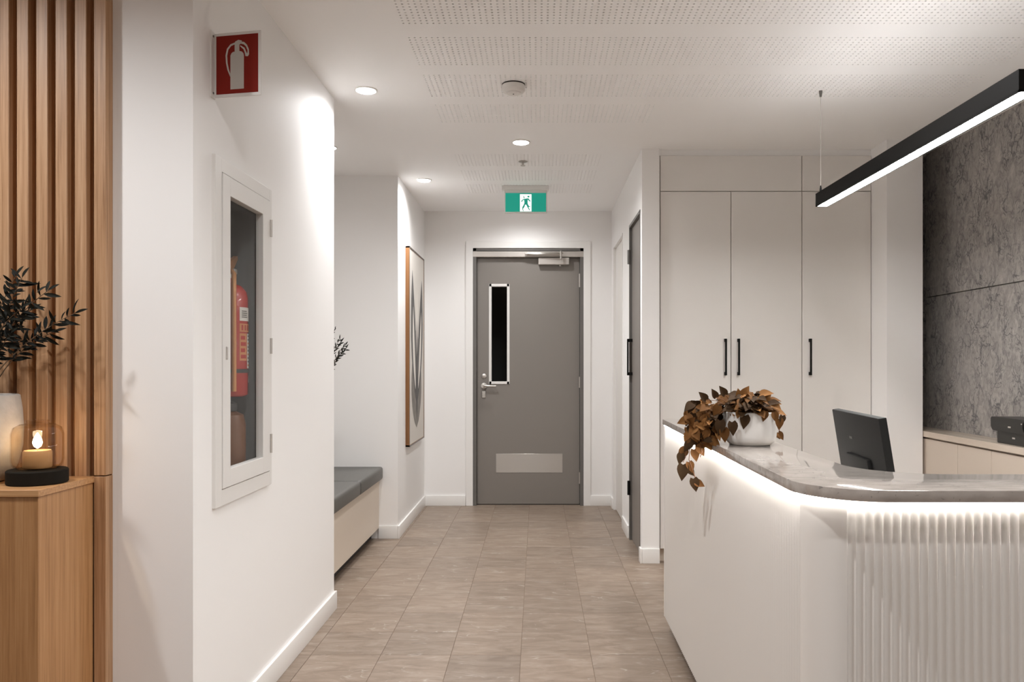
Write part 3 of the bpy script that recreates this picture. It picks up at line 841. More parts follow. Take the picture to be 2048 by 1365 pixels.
# extinguisher hung in the cabinet
ex, ey, er = -1.145, 2.962, .070
fe = thing('fire_extinguisher', 'red fire extinguisher strapped up behind the cabinet glass', 'extinguisher', (ex, ey, 1.128))
zb_, zt_ = 1.128, 1.545
prof = [(er - .008, 0), (er, .008), (er, zt_ - zb_ - .055), (er * .93, zt_ - zb_ - .03), (er * .72, zt_ - zb_ - .01), (er * .4, zt_ - zb_), (.02, zt_ - zb_ + .004), (.02, zt_ - zb_ + .02)]
MB().lathe((ex, ey, zb_), prof, 40).build('cylinder', M['red'], fe, smooth=50)
MB().lathe((ex, ey, zt_ + .01), [(.017, 0), (.02, .006), (.02, .035), (.012, .042)], 20).box(ex - .012, ex + .03, ey - .012, ey + .012, zt_ + .035, zt_ + .055, .003, 1).build('valve', M['satin'], fe, smooth=40)
MB().poly3([(ex - .008, ey - .03, zt_ + .05), (ex - .008, ey + .02, zt_ + .045), (ex - .008, ey + .075, zt_ + .1), (ex - .008, ey + .07, zt_ + .112), (ex - .008, ey - .01, zt_ + .078), (ex - .008, ey - .035, zt_ + .07)], (.016, 0, 0)).build('lever', M['brass'], fe, label='tan upper lever')
MB().poly3([(ex - .007, ey + .01, zt_ + .05), (ex - .007, ey + .05, zt_ + .03), (ex - .007, ey + .075, zt_ - .005), (ex - .007, ey + .065, zt_ - .01), (ex - .007, ey + .035, zt_ + .015), (ex - .007, ey, zt_ + .035)], (.014, 0, 0)).build('carry_handle', M['black'], fe)
hs_ = [(ex + .02, ey - .02, zt_ + .045), (ex + .042, ey - .055, zt_ + .03), (ex + .046, ey - .068, zt_ - .04), (ex + .046, ey - .066, zt_ - .2), (ex + .046, ey - .066, zb_ + .02)]
MB().tube(hs_, .009, 10).build('hose', M['brass'], fe, smooth=60, label='tan discharge hose')
st = MB().lathe((ex, ey, 1.215), [(er + .003, 0), (er + .003, .014)], 36).build('strap', M['kick'], fe, smooth=40)


def label_patch(z0, z1, a0, a1, m, nm, off=.0009, parent=None):
    mb = MB(); n = 10; r = er + off
    for i in range(n):
        b0, b1 = a0 + (a1 - a0) * i / n, a0 + (a1 - a0) * (i + 1) / n
        mb.quad((ex + r * math.cos(b0), ey + r * math.sin(b0), z0), (ex + r * math.cos(b1), ey + r * math.sin(b1), z0), (ex + r * math.cos(b1), ey + r * math.sin(b1), z1), (ex + r * math.cos(b0), ey + r * math.sin(b0), z1))
    return mb.build(nm, m, parent or fe, smooth=60)


A0, A1 = -.62, .62
lab = label_patch(1.406, 1.456, A0, A1, M['label'], 'white_label')
for (za, zb2, a, b) in ((1.418, 1.447, -.5, -.05), (1.418, 1.447, .15, .5)):
    for q in range(4):
        zz = za + (zb2 - za) * q / 4
        label_patch(zz, zz + .004, a, b - .05 * (q % 2), M['labelink'], 'print_line', .0016, lab)
lab2 = label_patch(1.366, 1.396, A0, A1, M['labelorange'], 'orange_label')
for q in range(5):
    label_patch(1.371, 1.391, A0 + .1 + q * .22, A0 + .22 + q * .22, M['red'], 'print_block', .0016, lab2)
lab3 = label_patch(1.232, 1.360, -.05, A1, M['label'], 'white_label')
for q in range(9):
    label_patch(1.240 + q * .0135, 1.246 + q * .0135, .0, A1 - .06 - .1 * (q % 3), M['labelink' if q % 3 else 'labelorange'], 'print_line', .0016, lab3)
lab4 = label_patch(1.26, 1.360, A0, -.1, M['labelorange'], 'orange_label')
for q in range(4):
    label_patch(1.268 + q * .023, 1.282 + q * .023, A0 + .06, -.18 - .08 * (q % 2), M['red'], 'print_block', .0016, lab4)
label_patch(1.178, 1.205, .2, A1, M['label'], 'white_label')

# brown canister below
bc = thing('canister', 'dark brown canister with black cap at the bottom of the fire cabinet', 'canister', (ex, 2.955, cz0 + .005))
MB().lathe((ex, 2.955, cz0 + .005), [(.062, 0), (.064, .006), (.064, .17), (.056, .205), (.03, .218)], 36).build('body', M['brown'], bc, smooth=50)
MB().lathe((ex, 2.955, cz0 + .222), [(.03, 0), (.034, .004), (.034, .03), (.02, .036)], 24).build('cap', M['kick'], bc, smooth=40)
wbt = thing('bottle', 'small white bottle beside the brown canister in the fire cabinet', 'bottle', (-1.09, 2.735, cz0 + .005))
MB().lathe((-1.09, 2.735, cz0 + .005), [(.028, 0), (.03, .004), (.03, .1), (.022, .118), (.012, .124)], 24).build('body', M['label'], wbt, smooth=50)
MB().lathe((-1.09, 2.735, cz0 + .128), [(.013, 0), (.013, .022)], 16).build('cap', M['labelorange'], wbt, smooth=40)

# ================================================================== RED SIGN
sg = thing('extinguisher_sign', 'red projecting sign with white extinguisher pictogram above the fire cabinet', 'sign', (XL, 2.56, 2.1))
sx0, sy0 = XL + .002, 2.562
sx1, sy1 = -.873, 2.53
us = Vector((sx1 - sx0, sy1 - sy0, 0)); LW = us.length; us.normalize(); ns = Vector((us.y, -us.x, 0)); ns = ns if ns.y < 0 else -ns
sz0, sz1 = 2.098, 2.303
HS = sz1 - sz0
def S(a, b, o=0.0): return Vector((sx0, sy0, sz0)) + us * a * LW + Vector((0, 0, 1)) * b * HS + ns * o
def spoly(pts, o=.0, th=.0012): return MB().poly3([S(a, b, o) for a, b in pts], ns * th)


spoly([(0, 0), (1, 0), (1, 1), (0, 1)], 0, .004).build('plate', M['steelwhite'], sg)
MB().box(XL - .001, XL + .004, sy0 - .03, sy0 + .004, sz0 - .003, sz1 + .003, .001, 1).build('wall_flange', M['steelwhite'], sg)
for zz in (sz0 + .012, sz1 - .012):
    MB().lathe((XL + .004, sy0 - .016, zz), [(.004, -.001), (.0035, .002)], 12, 'X').build('screw', M['framegrey'], sg)
fld = spoly([(.055, .05), (.945, .05), (.945, .955), (.055, .955)], .004, .0006).build('red_field', M['redsign'], sg)
# pictogram: cylinder with shoulders, valve head, hose loop, lever
def W_(pts): return spoly(pts, .0046, .0006)


cyl = [(.36, .115), (.645, .115), (.645, .63)] + [(.645 - .09 * (1 - math.cos(a)), .63 + .07 * math.sin(a)) for a in (.5, 1.0, 1.5)] + [(.45 - .09 * math.sin(a) + 0.0, .70 - .07 * (1 - math.cos(a))) for a in (.4, .9, 1.4)] + [(.36, .63)]
W_(cyl).build('pictogram_cylinder', M['signwhite'], sg)
W_([(.45, .69), (.55, .69), (.55, .80), (.60, .82), (.60, .86), (.53, .875), (.46, .85), (.45, .80)]).build('pictogram_valve', M['signwhite'], sg)
ho = [(.46, .84), (.36, .815), (.285, .75), (.255, .65), (.265, .53), (.295, .42), (.355, .31)]
hi = [(.355, .36), (.325, .43), (.298, .53), (.29, .64), (.315, .735), (.375, .79), (.46, .812)]
W_(ho + hi).build('pictogram_hose', M['signwhite'], sg)
W_([(.56, .845), (.65, .835), (.71, .79), (.75, .72), (.755, .64), (.73, .61), (.68, .615), (.665, .67), (.64, .72), (.57, .77), (.57, .79), (.66, .745), (.70, .67), (.72, .65), (.725, .70), (.69, .765), (.64, .80), (.56, .815)]).build('pictogram_lever', M['signwhite'], sg)

# ================================================================== EXIT SIGN
YE = 6.07
pe = F / YE
def ep(px, py, o=0): return Vector(((px - CX) / pe, YE - o, H + (CY - py) / pe))


es = thing('exit_sign', 'green running man exit sign hanging from the ceiling before the fire door', 'sign', (ep(1051, 400).x, YE, CEIL))
MB().box(ep(1004, 0).x, ep(1098, 0).x, YE - .03, YE + .03, CEIL - .032, CEIL, .004, 2).build('mount', M['steelwhite'], es)
MB().box(ep(1009, 0).x, ep(1094, 0).x, YE - .012, YE + .012, ep(0, 427.5).z, CEIL - .03, .004, 2).build('frame', M['steelwhite'], es)
def epoly(pts, o, m, nm, par=es): return MB().poly3([ep(a, b, o) for a, b in pts], (0, -.0008, 0)).build(nm, m, par)


epoly([(1011, 387), (1092, 387), (1092, 424.5), (1011, 424.5)], .0125, M['green'], 'green_face')
wf = epoly([(1040, 389.5), (1063, 389.5), (1063, 424), (1040, 424)], .0132, M['exitwhite'], 'white_doorway')
# running figure (crop pixels of the sign -> frame)
def E(pts): return [(980 + a * .07324, 350 + b * .07324) for a, b in pts]


epoly([(980 + (1050 + 30 * math.cos(k * PI / 5)) * .07324, 350 + (604 + 26 * math.sin(k * PI / 5)) * .07324) for k in range(10)], .014, M['green'], 'figure_head')
epoly(E([(905, 675), (1000, 655), (1050, 652), (1080, 690), (1110, 725), (1090, 745), (1030, 685), (1030, 790), (1045, 830), (1070, 865), (1110, 880), (1080, 890), (1050, 890), (1095, 975), (1070, 975), (1030, 905), (990, 825), (958, 822), (945, 880), (900, 940), (925, 1005), (905, 1000), (880, 945), (885, 890), (920, 830), (940, 780), (935, 700), (905, 700), (870, 760), (850, 725)]), .014, M['green'], 'figure_body')
epoly(E([(910, 585), (928, 585), (948, 650), (925, 660)]), .014, M['green'], 'figure_arm')

# ================================================================== CEILING FITTINGS
def downlight(x, y, energy, label, group='round recessed ceiling downlights', angle=165, blend=1.0, name='downlight'):
    t = thing(name, label, 'downlight', (x, y, CEIL), group)
    MB().lathe((x, y, CEIL), [(.056, .002), (.056, -.003), (.05, -.006), (.046, -.003), (.046, .002)], 36).build('trim_ring', M['steelwhite'], t, smooth=40)
    MB().lathe((x, y, CEIL), [(.044, .001), (.044, -.007), (.038, -.010), (.02, -.012)], 32).build('lens', M['lens'], t, smooth=40)
    l = bpy.data.lights.new('downlight_beam', 'SPOT'); l.energy = energy; l.color = LAMP
    l.spot_size = math.radians(angle); l.spot_blend = blend; l.shadow_soft_size = .045
    lo = bpy.data.objects.new(name.replace('downlight', 'downlight_beam'), l); COL.objects.link(lo); lo.parent = t; lo.location = (0, 0, -.02)
    return t


def cpt(px, py):
    y = F * (CEIL - H) / (CY - py); return ((px - CX) * y / F, y)


E0 = 66
downlight(*cpt(732, 180), E0 * .66, 'round downlight close to the near white wall block')
downlight(*cpt(1042, 284), E0 * .9, 'round downlight between the perforated boards in mid corridor')
downlight(*cpt(848, 360), E0 * .85, 'round downlight by the wall end beside the framed art')
downlight(-.11, 6.62, E0 * .33, 'round downlight hidden behind the exit sign')
downlight(-1.303, 4.98, E0 * .06, 'round downlight over the bench niche')
# the same kind of downlight carries on over the waiting room and the counter, out of the picture
for (x, y, nm, lab_) in ((-.35, 1.5, 'slat_wall', 'round downlight over the floor in front of the slat wall'),
                         (.1, -.2, 'waiting_room', 'round downlight in the middle of the waiting room'),
                         (-1.85, 1.65, 'ledge', 'round downlight over the timber ledge'),
                         (.95, 2.6, 'counter', 'round downlight over the side of the reception counter'),
                         (1.5, .3, 'counter_front', 'round downlight in front of the reception counter')):
    downlight(x, y, E0, lab_, name='downlight_' + nm + '_offscreen')

sm_x, sm_y = cpt(1027, 169)
sdv = thing('smoke_detector', 'round white smoke detector on the perforated ceiling', 'smoke detector', (sm_x, sm_y, CEIL))
MB().lathe((sm_x, sm_y, CEIL), [(.056, 0), (.056, -.004), (.053, -.006)], 40).build('base_plate', M['kick'], sdv, smooth=40)
MB().lathe((sm_x, sm_y, CEIL), [(.055, -.006), (.056, -.03), (.05, -.037), (.036, -.039), (.034, -.046), (.02, -.049)], 40).build('housing', M['steelwhite'], sdv, smooth=35)
MB().lathe((sm_x, sm_y - .008, CEIL - .0485), [(.004, 0), (.003, -.002)], 12).build('indicator', M['kick'], sdv)
sp_x, sp_y = cpt(1046, 323)
spk = thing('ceiling_sprinkler', 'small round sprinkler head in the ceiling behind the downlight', 'sprinkler', (sp_x, sp_y, CEIL))
MB().lathe((sp_x, sp_y, CEIL), [(.03, .001), (.03, -.003), (.022, -.006)], 24).build('rose', M['satin'], spk, smooth=40)
MB().lathe((sp_x, sp_y, CEIL - .005), [(.006, 0), (.006, -.02), (.016, -.022), (.016, -.025)], 16).build('head', M['satin'], spk, smooth=40)

# ---- L-shaped linear pendant
pl = thing('linear_pendant', 'black linear pendant with lit underside hanging over the reception counter', 'pendant', (1.41, 3.1, 2.06))
PX0, PX1, PY0, PY1, PZ0, PZ1 = 1.385, 1.443, 2.302, 3.985, 2.032, 2.097
lp = [(PX0, PY1), (PX1, PY1), (PX1, PY0 + .058), (2.28, PY0 + .058), (2.28, PY0), (PX0, PY0)]
MB().prism(lp, PZ0 + .004, PZ1).build('housing', M['black'], pl)
rimb = MB()
e_ = .006
rimb.box(PX0, PX0 + e_, PY0, PY1, PZ0, PZ0 + .005).box(PX1 - e_ * .6, PX1, PY0 + .058, PY1, PZ0, PZ0 + .005).box(PX0, PX1, PY1 - e_, PY1, PZ0, PZ0 + .005)
rimb.box(PX0, 2.28, PY0, PY0 + e_, PZ0, PZ0 + .005).box(PX1, 2.28, PY0 + .058 - e_ * .6, PY0 + .058, PZ0, PZ0 + .005)
rimb.build('lip', M['black'], pl)
di = [(PX0 + e_, PY1 - e_), (PX1 - e_ * .6, PY1 - e_), (PX1 - e_ * .6, PY0 + .058 - e_ * .6), (2.274, PY0 + .058 - e_ * .6), (2.274, PY0 + e_), (PX0 + e_, PY0 + e_)]
MB().prism(di, PZ0 + .0012, PZ0 + .0045).build('diffuser', M['diffuser'], pl)
MB().prism(di, PZ1 - .002, PZ1 + .001).build('upper_diffuser', M['updiff'], pl)
for (x, y) in ((1.40, 3.955), (2.2, PY0 + .03)):
    MB().tube([(x, y, PZ1), (x, y, CEIL)], .0011, 6).build('suspension_wire', M['cable'], pl)
    MB().lathe((x, y, PZ1), [(.005, 0), (.006, .012), (.003, .034)], 12).build('wire_gripper', M['black'], pl, smooth=40)
    MB().lathe((x, y, CEIL), [(.009, .001), (.008, -.01), (.005, -.03)], 12).build('ceiling_anchor', M['framegrey'], pl, smooth=40)

# ================================================================== FRAMED ART
fa = thing('framed_art', 'tall framed print of grey feather-like leaves on the corridor wall', 'picture', (XF, 6.45, .6))
ay0, ay1, az0, az1 = 6.06, 6.84, .622, 2.145
AX = XF + .032
MB().box(XF, AX - .002, ay0, ay0 + .012, az0, az1).box(XF, AX - .002, ay1 - .012, ay1, az0, az1).box(XF, AX - .002, ay0, ay1, az0, az0 + .012).box(XF, AX - .002, ay0, ay1, az1 - .012, az1).build('frame', M['walnut'], fa)
MB().box(AX - .002, AX, ay0, ay0 + .008, az0, az1).box(AX - .002, AX, ay1 - .008, ay1, az0, az1).box(AX - .002, AX, ay0, ay1, az0, az0 + .008).box(AX - .002, AX, ay0, ay1, az1 - .008, az1).build('frame_edge', M['framegrey'], fa)
cv = MB().box(XF + .004, AX - .004, ay0 + .01, ay1 - .01, az0 + .01, az1 - .01).build('canvas', M['canvas'], fa)


def feather(yc, z0, yt, z1, wid, m, lay, bend=0.0):
    """a pointed leaf shape from (yc,z0) to (yt,z1) lying on the canvas"""
    n = 18; Lf, Rt = [], []
    for i in range(n + 1):
        t = i / n
        y = yc + (yt - yc) * t + bend * math.sin(PI * t); z = z0 + (z1 - z0) * t
        w = wid * (math.sin(PI * min(1, t ** .8)) ** .85 if 0 < t < 1 else 0)
        Lf.append((AX - .004 + lay * .0004, y - w / 2, z)); Rt.append((AX - .004 + lay * .0004, y + w / 2, z))
    MB().poly3(Lf + Rt[1:-1][::-1], (.0004, 0, 0)).build('feather_print', m, cv)


ym = (ay0 + ay1) / 2
feather(ym - .02, .74, ym - .03, 1.55, .52, M['featherA'], 1)
feather(ym - .04, .95, ym - .24, 1.98, .24, M['featherB'], 2, -.04)
feather(ym + .02, .95, ym + .26, 1.95, .24, M['featherB'], 2, .04)
feather(ym - .08, 1.05, ym - .20, 1.7, .10, M['featherC'], 3, -.03)
feather(ym + .06, 1.05, ym + .22, 1.68, .09, M['featherC'], 3, .03)
feather(ym - .01, 1.2, ym - .01, 1.86, .10, M['featherC'], 3)
feather(ym - .01, .82, ym - .01, 1.6, .09, M['featherB'], 4)

# ================================================================== LEDGE, VASE, LANTERN
le = thing('timber_ledge', 'oak laminate ledge box against the slat wall', 'ledge', (-2.2, 2.23, 0))
XLE, YLE = -1.312, 2.104
MB().box(-3.3, XLE, YLE, YS - .0005, ZL - .019, ZL, .0012, 1).build('top', M['oaktop'], le)
MB().box(-3.3, XLE - .004, YLE + .004, YS - .0005, 0, ZL - .019, .001, 1).build('body', M['oaklaminate'], le)

lx, ly = -1.395, 2.232
la = thing('candle_lantern', 'glass jar lantern with black wooden base on the oak ledge', 'lantern', (lx, ly, ZL))
MB().lathe((lx, ly, ZL), [(.073, 0), (.076, .003), (.076, .036), (.073, .039)], 48).build('base', M['blackwood'], la, smooth=35)
z0 = ZL + .0385
outp = [(.03, 0), (.05, .002), (.062, .012), (.0655, .026), (.0655, .098), (.060, .116), (.046, .124), (.030, .127), (.029, .133), (.031, .136)]
inp = [(r - .003, h + .0015) for r, h in outp[1:]][::-1]
jm = MB(); seg = 48
n = 0
pr = outp + [(.029, .136)] + inp + [(.03, .0035)]
jm.lathe((lx, ly, z0), pr, seg)
jm.f = jm.f[:-2]
jm.build('glass_jar', M['jar'], la, smooth=50)
MB().lathe((lx, ly, z0 + .004), [(.034, 0), (.036, .003), (.036, .045), (.033, .049), (.012, .047)], 36).lathe((lx, ly, z0 + .048), [(.0012, 0), (.001, .012)], 6).build('candle', M['wax'], la, smooth=40)
MB().lathe((lx, ly, z0 + .058), [(.001, 0), (.009, .006), (.0125, .016), (.010, .027), (.005, .037), (.0008, .044)], 20).build('flame', M['flame'], la, smooth=60)
cl = bpy.data.lights.new('candle_glow', 'POINT'); cl.energy = 2.6; cl.color = (1, .6, .28); cl.shadow_soft_size = .012
co = bpy.data.objects.new('candle_glow', cl); COL.objects.link(co); co.parent = la; co.location = (0, 0, .118)

vx, vy = -1.578, 2.260
va = thing('vase', 'round grey concrete vase at the slat wall', 'vase', (vx, vy, ZL))
vp = [(.06, 0), (.075, .006), (.095, .05), (.106, .1), (.108, .15), (.105, .2), (.099, .243), (.094, .246), (.09, .243), (.095, .2), (.09, .05), (.04, .02)]
MB().lathe((vx, vy, ZL), vp, 48).build('body', M['concrete'], va, smooth=50)


def leaf_mesh(name, m, L, Wd, kind='lens', fold=.25, curl=.2):
    v, f = [], []
    n = 6
    for i in range(n + 1):
        t = i / n
        if kind == 'heart': w = Wd * (math.sin(PI * min(1, (t * .93 + .07)) ** .62)) * (1 if t < 1 else 0)
        else: w = Wd * math.sin(PI * t) ** .8 if 0 < t < 1 else 0
        zc = -curl * L * t * t
        back = -.12 * L * (1 - t) ** 6 if kind == 'heart' else 0
        v += [(t * L + back, w / 2, zc + w * fold), (t * L, 0, zc), (t * L + back, -w / 2, zc + w * fold)]
    for i in range(n):
        a = 3 * i
        f += [(a, a + 1, a + 4, a + 3), (a + 1, a + 2, a + 5, a + 4)]
    mb = MB(); mb.v = v; mb.f = f
    # give the leaf a little thickness
    k = len(v); mb.v += [(x, y, z - .0006) for x, y, z in v]; mb.f += [tuple(k + q for q in fc)[::-1] for fc in f]
    return mb.mesh(name, m, smooth=70, fix=False)


def put_leaf(me, par, pos, d, up, s=1.0, name='leaf'):
    d = Vector(d).normalized(); up = Vector(up)
    y = up.cross(d)
    if y.length < 1e-3: y = Vector((0, 1, 0)).cross(d)
    y.normalize(); z = d.cross(y)
    o = bpy.data.objects.new(name, me); COL.objects.link(o); o.parent = par
    mt = Matrix((d, y, z)).transposed().to_4x4()
    mt = Matrix.Translation(Vector(pos) - Vector(par.location)) @ mt @ Matrix.Scale(s, 4)
    o.matrix_local = mt
    return o


# olive-like sprays in the vase
ol = thing('leafy_branches', 'dark narrow-leaved branches standing in the concrete vase', 'plant', (vx, vy, ZL + .2))
om = [leaf_mesh('leaf', M['olive'], .04, .0095), leaf_mesh('leaf', M['olive2'], .034, .009), leaf_mesh('leaf', M['olive2'], .046, .0085)]
nl = 0
sprays = [((-1.325, 2.29, 1.392), .55), ((-1.39, 2.27, 1.455), .5), ((-1.42, 2.2, 1.40), .5), ((-1.41, 2.33, 1.34), .5), ((-1.45, 2.25, 1.49), .5),
          ((-1.43, 2.17, 1.33), .5), ((-1.50, 2.3, 1.50), .5), ((-1.52, 2.2, 1.46), .5), ((-1.58, 2.26, 1.53), .5), ((-1.66, 2.22, 1.46), .45), ((-1.74, 2.27, 1.40), .4), ((-1.49, 2.15, 1.38), .5), ((-1.46, 2.30, 1.40), .45)]
for si, (tip, start) in enumerate(sprays):
    tip = Vector(tip); b0 = Vector((vx + R.uniform(-.03, .04), vy + R.uniform(-.03, .03), ZL + .2))
    mid = b0.lerp(tip, .5) + Vector((-.04 + R.uniform(-.02, .02), R.uniform(-.02, .02), .05))
    pts = []
    for i in range(13):
        t = i / 12
        pts.append(b0 * (1 - t) ** 2 + mid * 2 * t * (1 - t) + tip * t * t)
    MB().tube(pts, .0022, 6, .0008).build('stem', M['olivestem'], ol, smooth=60)
    cnt = 20
    for k in range(cnt):
        t = start + (1 - start) * (k + .5) / cnt
        p = b0 * (1 - t) ** 2 + mid * 2 * t * (1 - t) + tip * t * t
        d = ((mid - b0) * (1 - t) + (tip - mid) * t).normalized()
        side = d.cross(Vector((0, 1, .3))).normalized() * (1 if k % 2 else -1)
        dd = (d * R.uniform(.3, .9) + side * R.uniform(.4, 1) + Vector((0, R.uniform(-.8, .5), R.uniform(-.2, .25))))
        if p.y + dd.normalized().y * .045 > YS - .004: dd.y = -abs(dd.y)
        put_leaf(R.choice(om), ol, p, dd, Vector((R.uniform(-.6, .6), -1, R.uniform(-.3, .9))), R.uniform(.75, 1.25)); nl += 1
    put_leaf(om[0], ol, tip, tip - mid, (0, -1, .3), .9)

# plant standing on the bench, only its leaf tips show past the wall
bp_ = thing('bench_plant', 'dark leafy plant in a pot on the bench, fronds peeping past the wall', 'plant', (-1.47, 5.1, .517))
MB().lathe((-1.47, 5.1, .517), [(.07, 0), (.085, .01), (.1, .2), (.1, .3), (.09, .3), (.085, .24), (.03, .24)], 32).build('pot', M['concrete'], bp_, smooth=50)
for k, tip in enumerate([(-1.215, 5.07, 1.372), (-1.222, 5.12, 1.352), (-1.245, 5.05, 1.41), (-1.24, 5.1, 1.325), (-1.23, 5.0, 1.385), (-1.3, 5.15, 1.48), (-1.5, 5.2, 1.55), (-1.6, 5.0, 1.45)]):
    tip = Vector(tip); b0 = Vector((-1.47, 5.1, .75)); mid = b0.lerp(tip, .5) + Vector((-.03, 0, .14))
    f_ = lambda t: b0 * (1 - t) ** 2 + mid * 2 * t * (1 - t) + tip * t * t
    MB().tube([f_(i / 10) for i in range(11)], .003, 6, .001).build('stem', M['olivestem'], bp_, smooth=60)
    for q in range(12):
        t = .7 + .3 * (q + .5) / 12
        d = (f_(min(1, t + .02)) - f_(t - .02)).normalized(); sd_ = d.cross(Vector((0, 1, 0))).normalized() * (1 if q % 2 else -1)
        put_leaf(R.choice(om), bp_, f_(t), d * R.uniform(.6, 1.4) + sd_ * R.uniform(.1, .7) + Vector((0, R.uniform(-.6, .6), R.uniform(-.5, .2))), (0, -1, .2), R.uniform(.6, .95))

# ================================================================== POT PLANT on the counter
qx, qy = .684, 2.575
pp_ = thing('potted_plant', 'trailing plant with brown heart-shaped leaves in a white pot on the counter', 'potted plant', (qx, qy, ZC))
pot = MB().lathe((qx, qy, ZC), [(.062, 0), (.066, .003), (.071, .007), (.077, .014), (.082, .028), (.084, .06), (.085, .104), (.083, .106), (.081, .104), (.079, .088), (.02, .088)], 56).build('pot', M['potwhite'], pp_, smooth=40)
MB().lathe((qx, qy, ZC + .001), [(.0655, .0), (.0665, .0012), (.0655, .0025)], 56).build('foot_line', M['cable'], pot)
MB().lathe((qx, qy, ZC), [(.078, .086), (.078, .094), (.04, .097)], 32).build('soil', M['soil'], pp_, smooth=40)
hm = [leaf_mesh('leaf', M[k], .034, .026, 'heart', .18, .18) for k in ('leafA', 'leafB', 'leafC', 'leafA', 'leafB')]
# mound over the pot
for k in range(140):
    a = R.uniform(0, 2 * PI); r = .085 * math.sqrt(R.random()); hgt = .105 + (.052 * (1 - (r / .1) ** 2) + R.uniform(-.018, .012))
    p = Vector((qx + r * math.cos(a) - .004, qy + r * math.sin(a), ZC + hgt))
    out = Vector((math.cos(a), math.sin(a), R.uniform(-.5, .5)))
    put_leaf(R.choice(hm), pp_, p, out, Vector((R.uniform(-.5, .5), -.6 + R.uniform(-.5, .5), 1)), R.uniform(.85, 1.25))
# leaves hanging over the rim
for (px, py, s) in ((1490, 832, 1.2), (1464, 845, 1.2), (1558, 838, 1.0), (1548, 826, .9), (1530, 824, .9), (1565, 832, .8)):
    p = at(px, py, qy - .082)
    put_leaf(R.choice(hm[:2]), pp_, p, (R.uniform(-.25, .25), -.25, -1), (0, -1, .1), s * 1.05)
# a few upright ones
for (px, py, s, dx) in ((1450, 790, 1.0, -.5), (1478, 796, .9, -.1), (1485, 792, 1.1, .5), (1527, 802, 1.0, .8), (1412, 800, 1.0, -.7), (1432, 795, .9, -.4)):
    p = at(px, py, qy - .02)
    put_leaf(R.choice(hm), pp_, p, (dx, -.2, .8), (0, -1, .3), s)
    b_ = Vector((max(p.x + .01, qx - .06) if p.x < qx else p.x - .005, qy - .01, ZC + .115))
    MB().tube([b_, b_.lerp(p, .6) + Vector((0, 0, .008)), p], .0011, 6).build('petiole', M['stem'], pp_, smooth=60)
# trailing vines: points (px, py, depth)
vines = [[(1440, 818, 2.60), (1405, 822, 2.64), (1385, 850, 2.68), (1380, 890, 2.70), (1378, 920, 2.68), (1390, 955, 2.66), (1394, 972, 2.66)],
         [(1445, 816, 2.62), (1415, 810, 2.66), (1393, 840, 2.70), (1374, 885, 2.70), (1371, 915, 2.69), (1366, 925, 2.68)],
         [(1440, 820, 2.56), (1415, 830, 2.60), (1400, 856, 2.62), (1398, 885, 2.64), (1404, 905, 2.60), (1400, 915, 2.60)],
         [(1450, 822, 2.54), (1425, 838, 2.56), (1412, 862, 2.58), (1406, 878, 2.58)]]
for vi, vn in enumerate(vines):
    pts = [at(*q) for q in vn]
    MB().tube(pts, .0013, 6).build('vine', M['stem'], pp_, smooth=60)
# dense hanging clump between pot and slab edge
for k in range(135):
    px, py = R.gauss(1408, 17), R.gauss(846, 24)
    if px > 1450 and py > 835: px -= 40
    if py > 890 or py < 790 or px < 1372: continue
    Y = R.uniform(2.53, 2.70)
    p = at(px, py, Y)
    if p.z < ZC + .012 and p.x > .572: p.z = ZC + .015
    put_leaf(R.choice(hm), pp_, p, (R.uniform(-.9, .4), R.uniform(-.8, .2), R.uniform(-1, .25)), Vector((R.uniform(-.5, .5), -1, R.uniform(-.2, .9))), R.uniform(.75, 1.2))
for (px, py, Y, dx, dz, s, k) in ((1370, 898, 2.70, -.5, -.8, 1.3, 0), (1362, 908, 2.69, -.2, -1, 1.1, 1), (1388, 900, 2.68, .2, -1, 1.2, 0), (1396, 892, 2.64, .6, -1, 1.15, 3), (1366, 930, 2.68, -.1, -1, 1.6, 1), (1378, 925, 2.68, .2, -.7, 1.1, 0), (1376, 937, 2.68, .5, -.6, 1.0, 4),
                                  (1387, 958, 2.66, .2, -1, 1.3, 1), (1391, 964, 2.66, .8, -.4, 1.0, 0), (1380, 884, 2.70, -.4, -.6, 1.2, 4), (1338 + 38, 830, 2.72, -.2, -1, 1.2, 1), (1410, 880, 2.58, .5, -.8, 1.2, 2), (1420, 878, 2.56, .8, -.6, 1.2, 2), (1447, 858, 2.53, .1, -1, 1.3, 0), (1440, 842, 2.53, -.1, -1, 1.4, 1)):
    put_leaf(hm[k], pp_, at(px, py, Y), (dx, -.25, dz), (0, -1, .15), s)
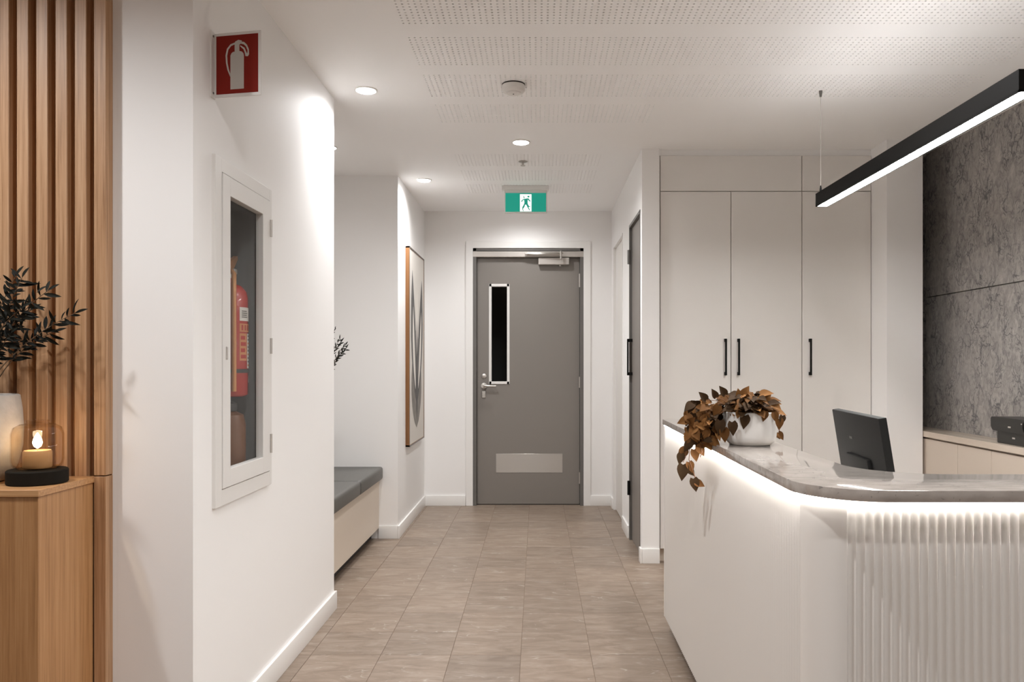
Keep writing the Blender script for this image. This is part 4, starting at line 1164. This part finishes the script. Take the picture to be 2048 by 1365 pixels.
# two leaves at the far side of the pot
MB().tube([(qx + .07, qy + .03, ZC + .1), at(1564, 838, 2.64), at(1560, 856, 2.66), at(1556, 870, 2.66)], .0011, 6).build('vine', M['stem'], pp_, smooth=60)
for (px, py, s) in ((1557, 866, .85), (1553, 868, .65)):
    put_leaf(hm[0], pp_, at(px, py, 2.66), (.5, -.3, -.8), (0, -1, .2), s)

# dense inner foliage that cannot be counted leaf by leaf
def dense(par, me, n, fn, m, name='inner_foliage'):
    mb = MB()
    base = [v.co.copy() for v in me.vertices]; faces = [tuple(p.vertices) for p in me.polygons]
    for _ in range(n):
        p, d, up, sc_ = fn()
        d = Vector(d).normalized(); y = Vector(up).cross(d).normalized(); z = d.cross(y)
        k = len(mb.v)
        mb.v += [tuple(Vector(p) + (d * c.x + y * c.y + z * c.z) * sc_) for c in base]
        mb.f += [tuple(k + q for q in f) for f in faces]
    o = mb.build(name, m, par, smooth=70, fix=False); o['kind'] = 'stuff'
    return o


def _core():
    a = R.uniform(0, 2 * PI); r = .07 * math.sqrt(R.random())
    p = (qx + r * math.cos(a), qy + r * math.sin(a), ZC + .1 + R.uniform(0, .04) * (1 - r / .09))
    return p, (math.cos(a) + R.uniform(-.6, .6), math.sin(a) + R.uniform(-.6, .6), R.uniform(-.3, .5)), (R.uniform(-.4, .4), -.8, 1), R.uniform(.6, .9)


def _hang():
    px, py = R.gauss(1414, 13), R.gauss(846, 17)
    p = at(max(1388, min(1440, px)), max(815, min(876, py)), R.uniform(2.57, 2.68))
    if p.x > .575: p.z = max(p.z, ZC + .02)
    return p, (R.uniform(-.8, .5), R.uniform(-.6, .3), R.uniform(-.9, .3)), (R.uniform(-.5, .5), -1, .3), R.uniform(.6, .9)


dense(pp_, hm[1], 130, _core, M['leafA'])
dense(pp_, hm[1], 110, _hang, M['leafA'])


def _ol():
    p = Vector((R.gauss(-1.53, .055), R.gauss(2.23, .035), R.gauss(1.375, .045)))
    p.y = min(p.y, YS - .05)
    return p, (R.uniform(-1, 1), R.uniform(-.9, .1), R.uniform(-.7, 1)), (R.uniform(-.5, .5), -1, R.uniform(-.5, .5)), R.uniform(.7, 1.0)


dense(ol, om[1], 170, _ol, M['olive'])
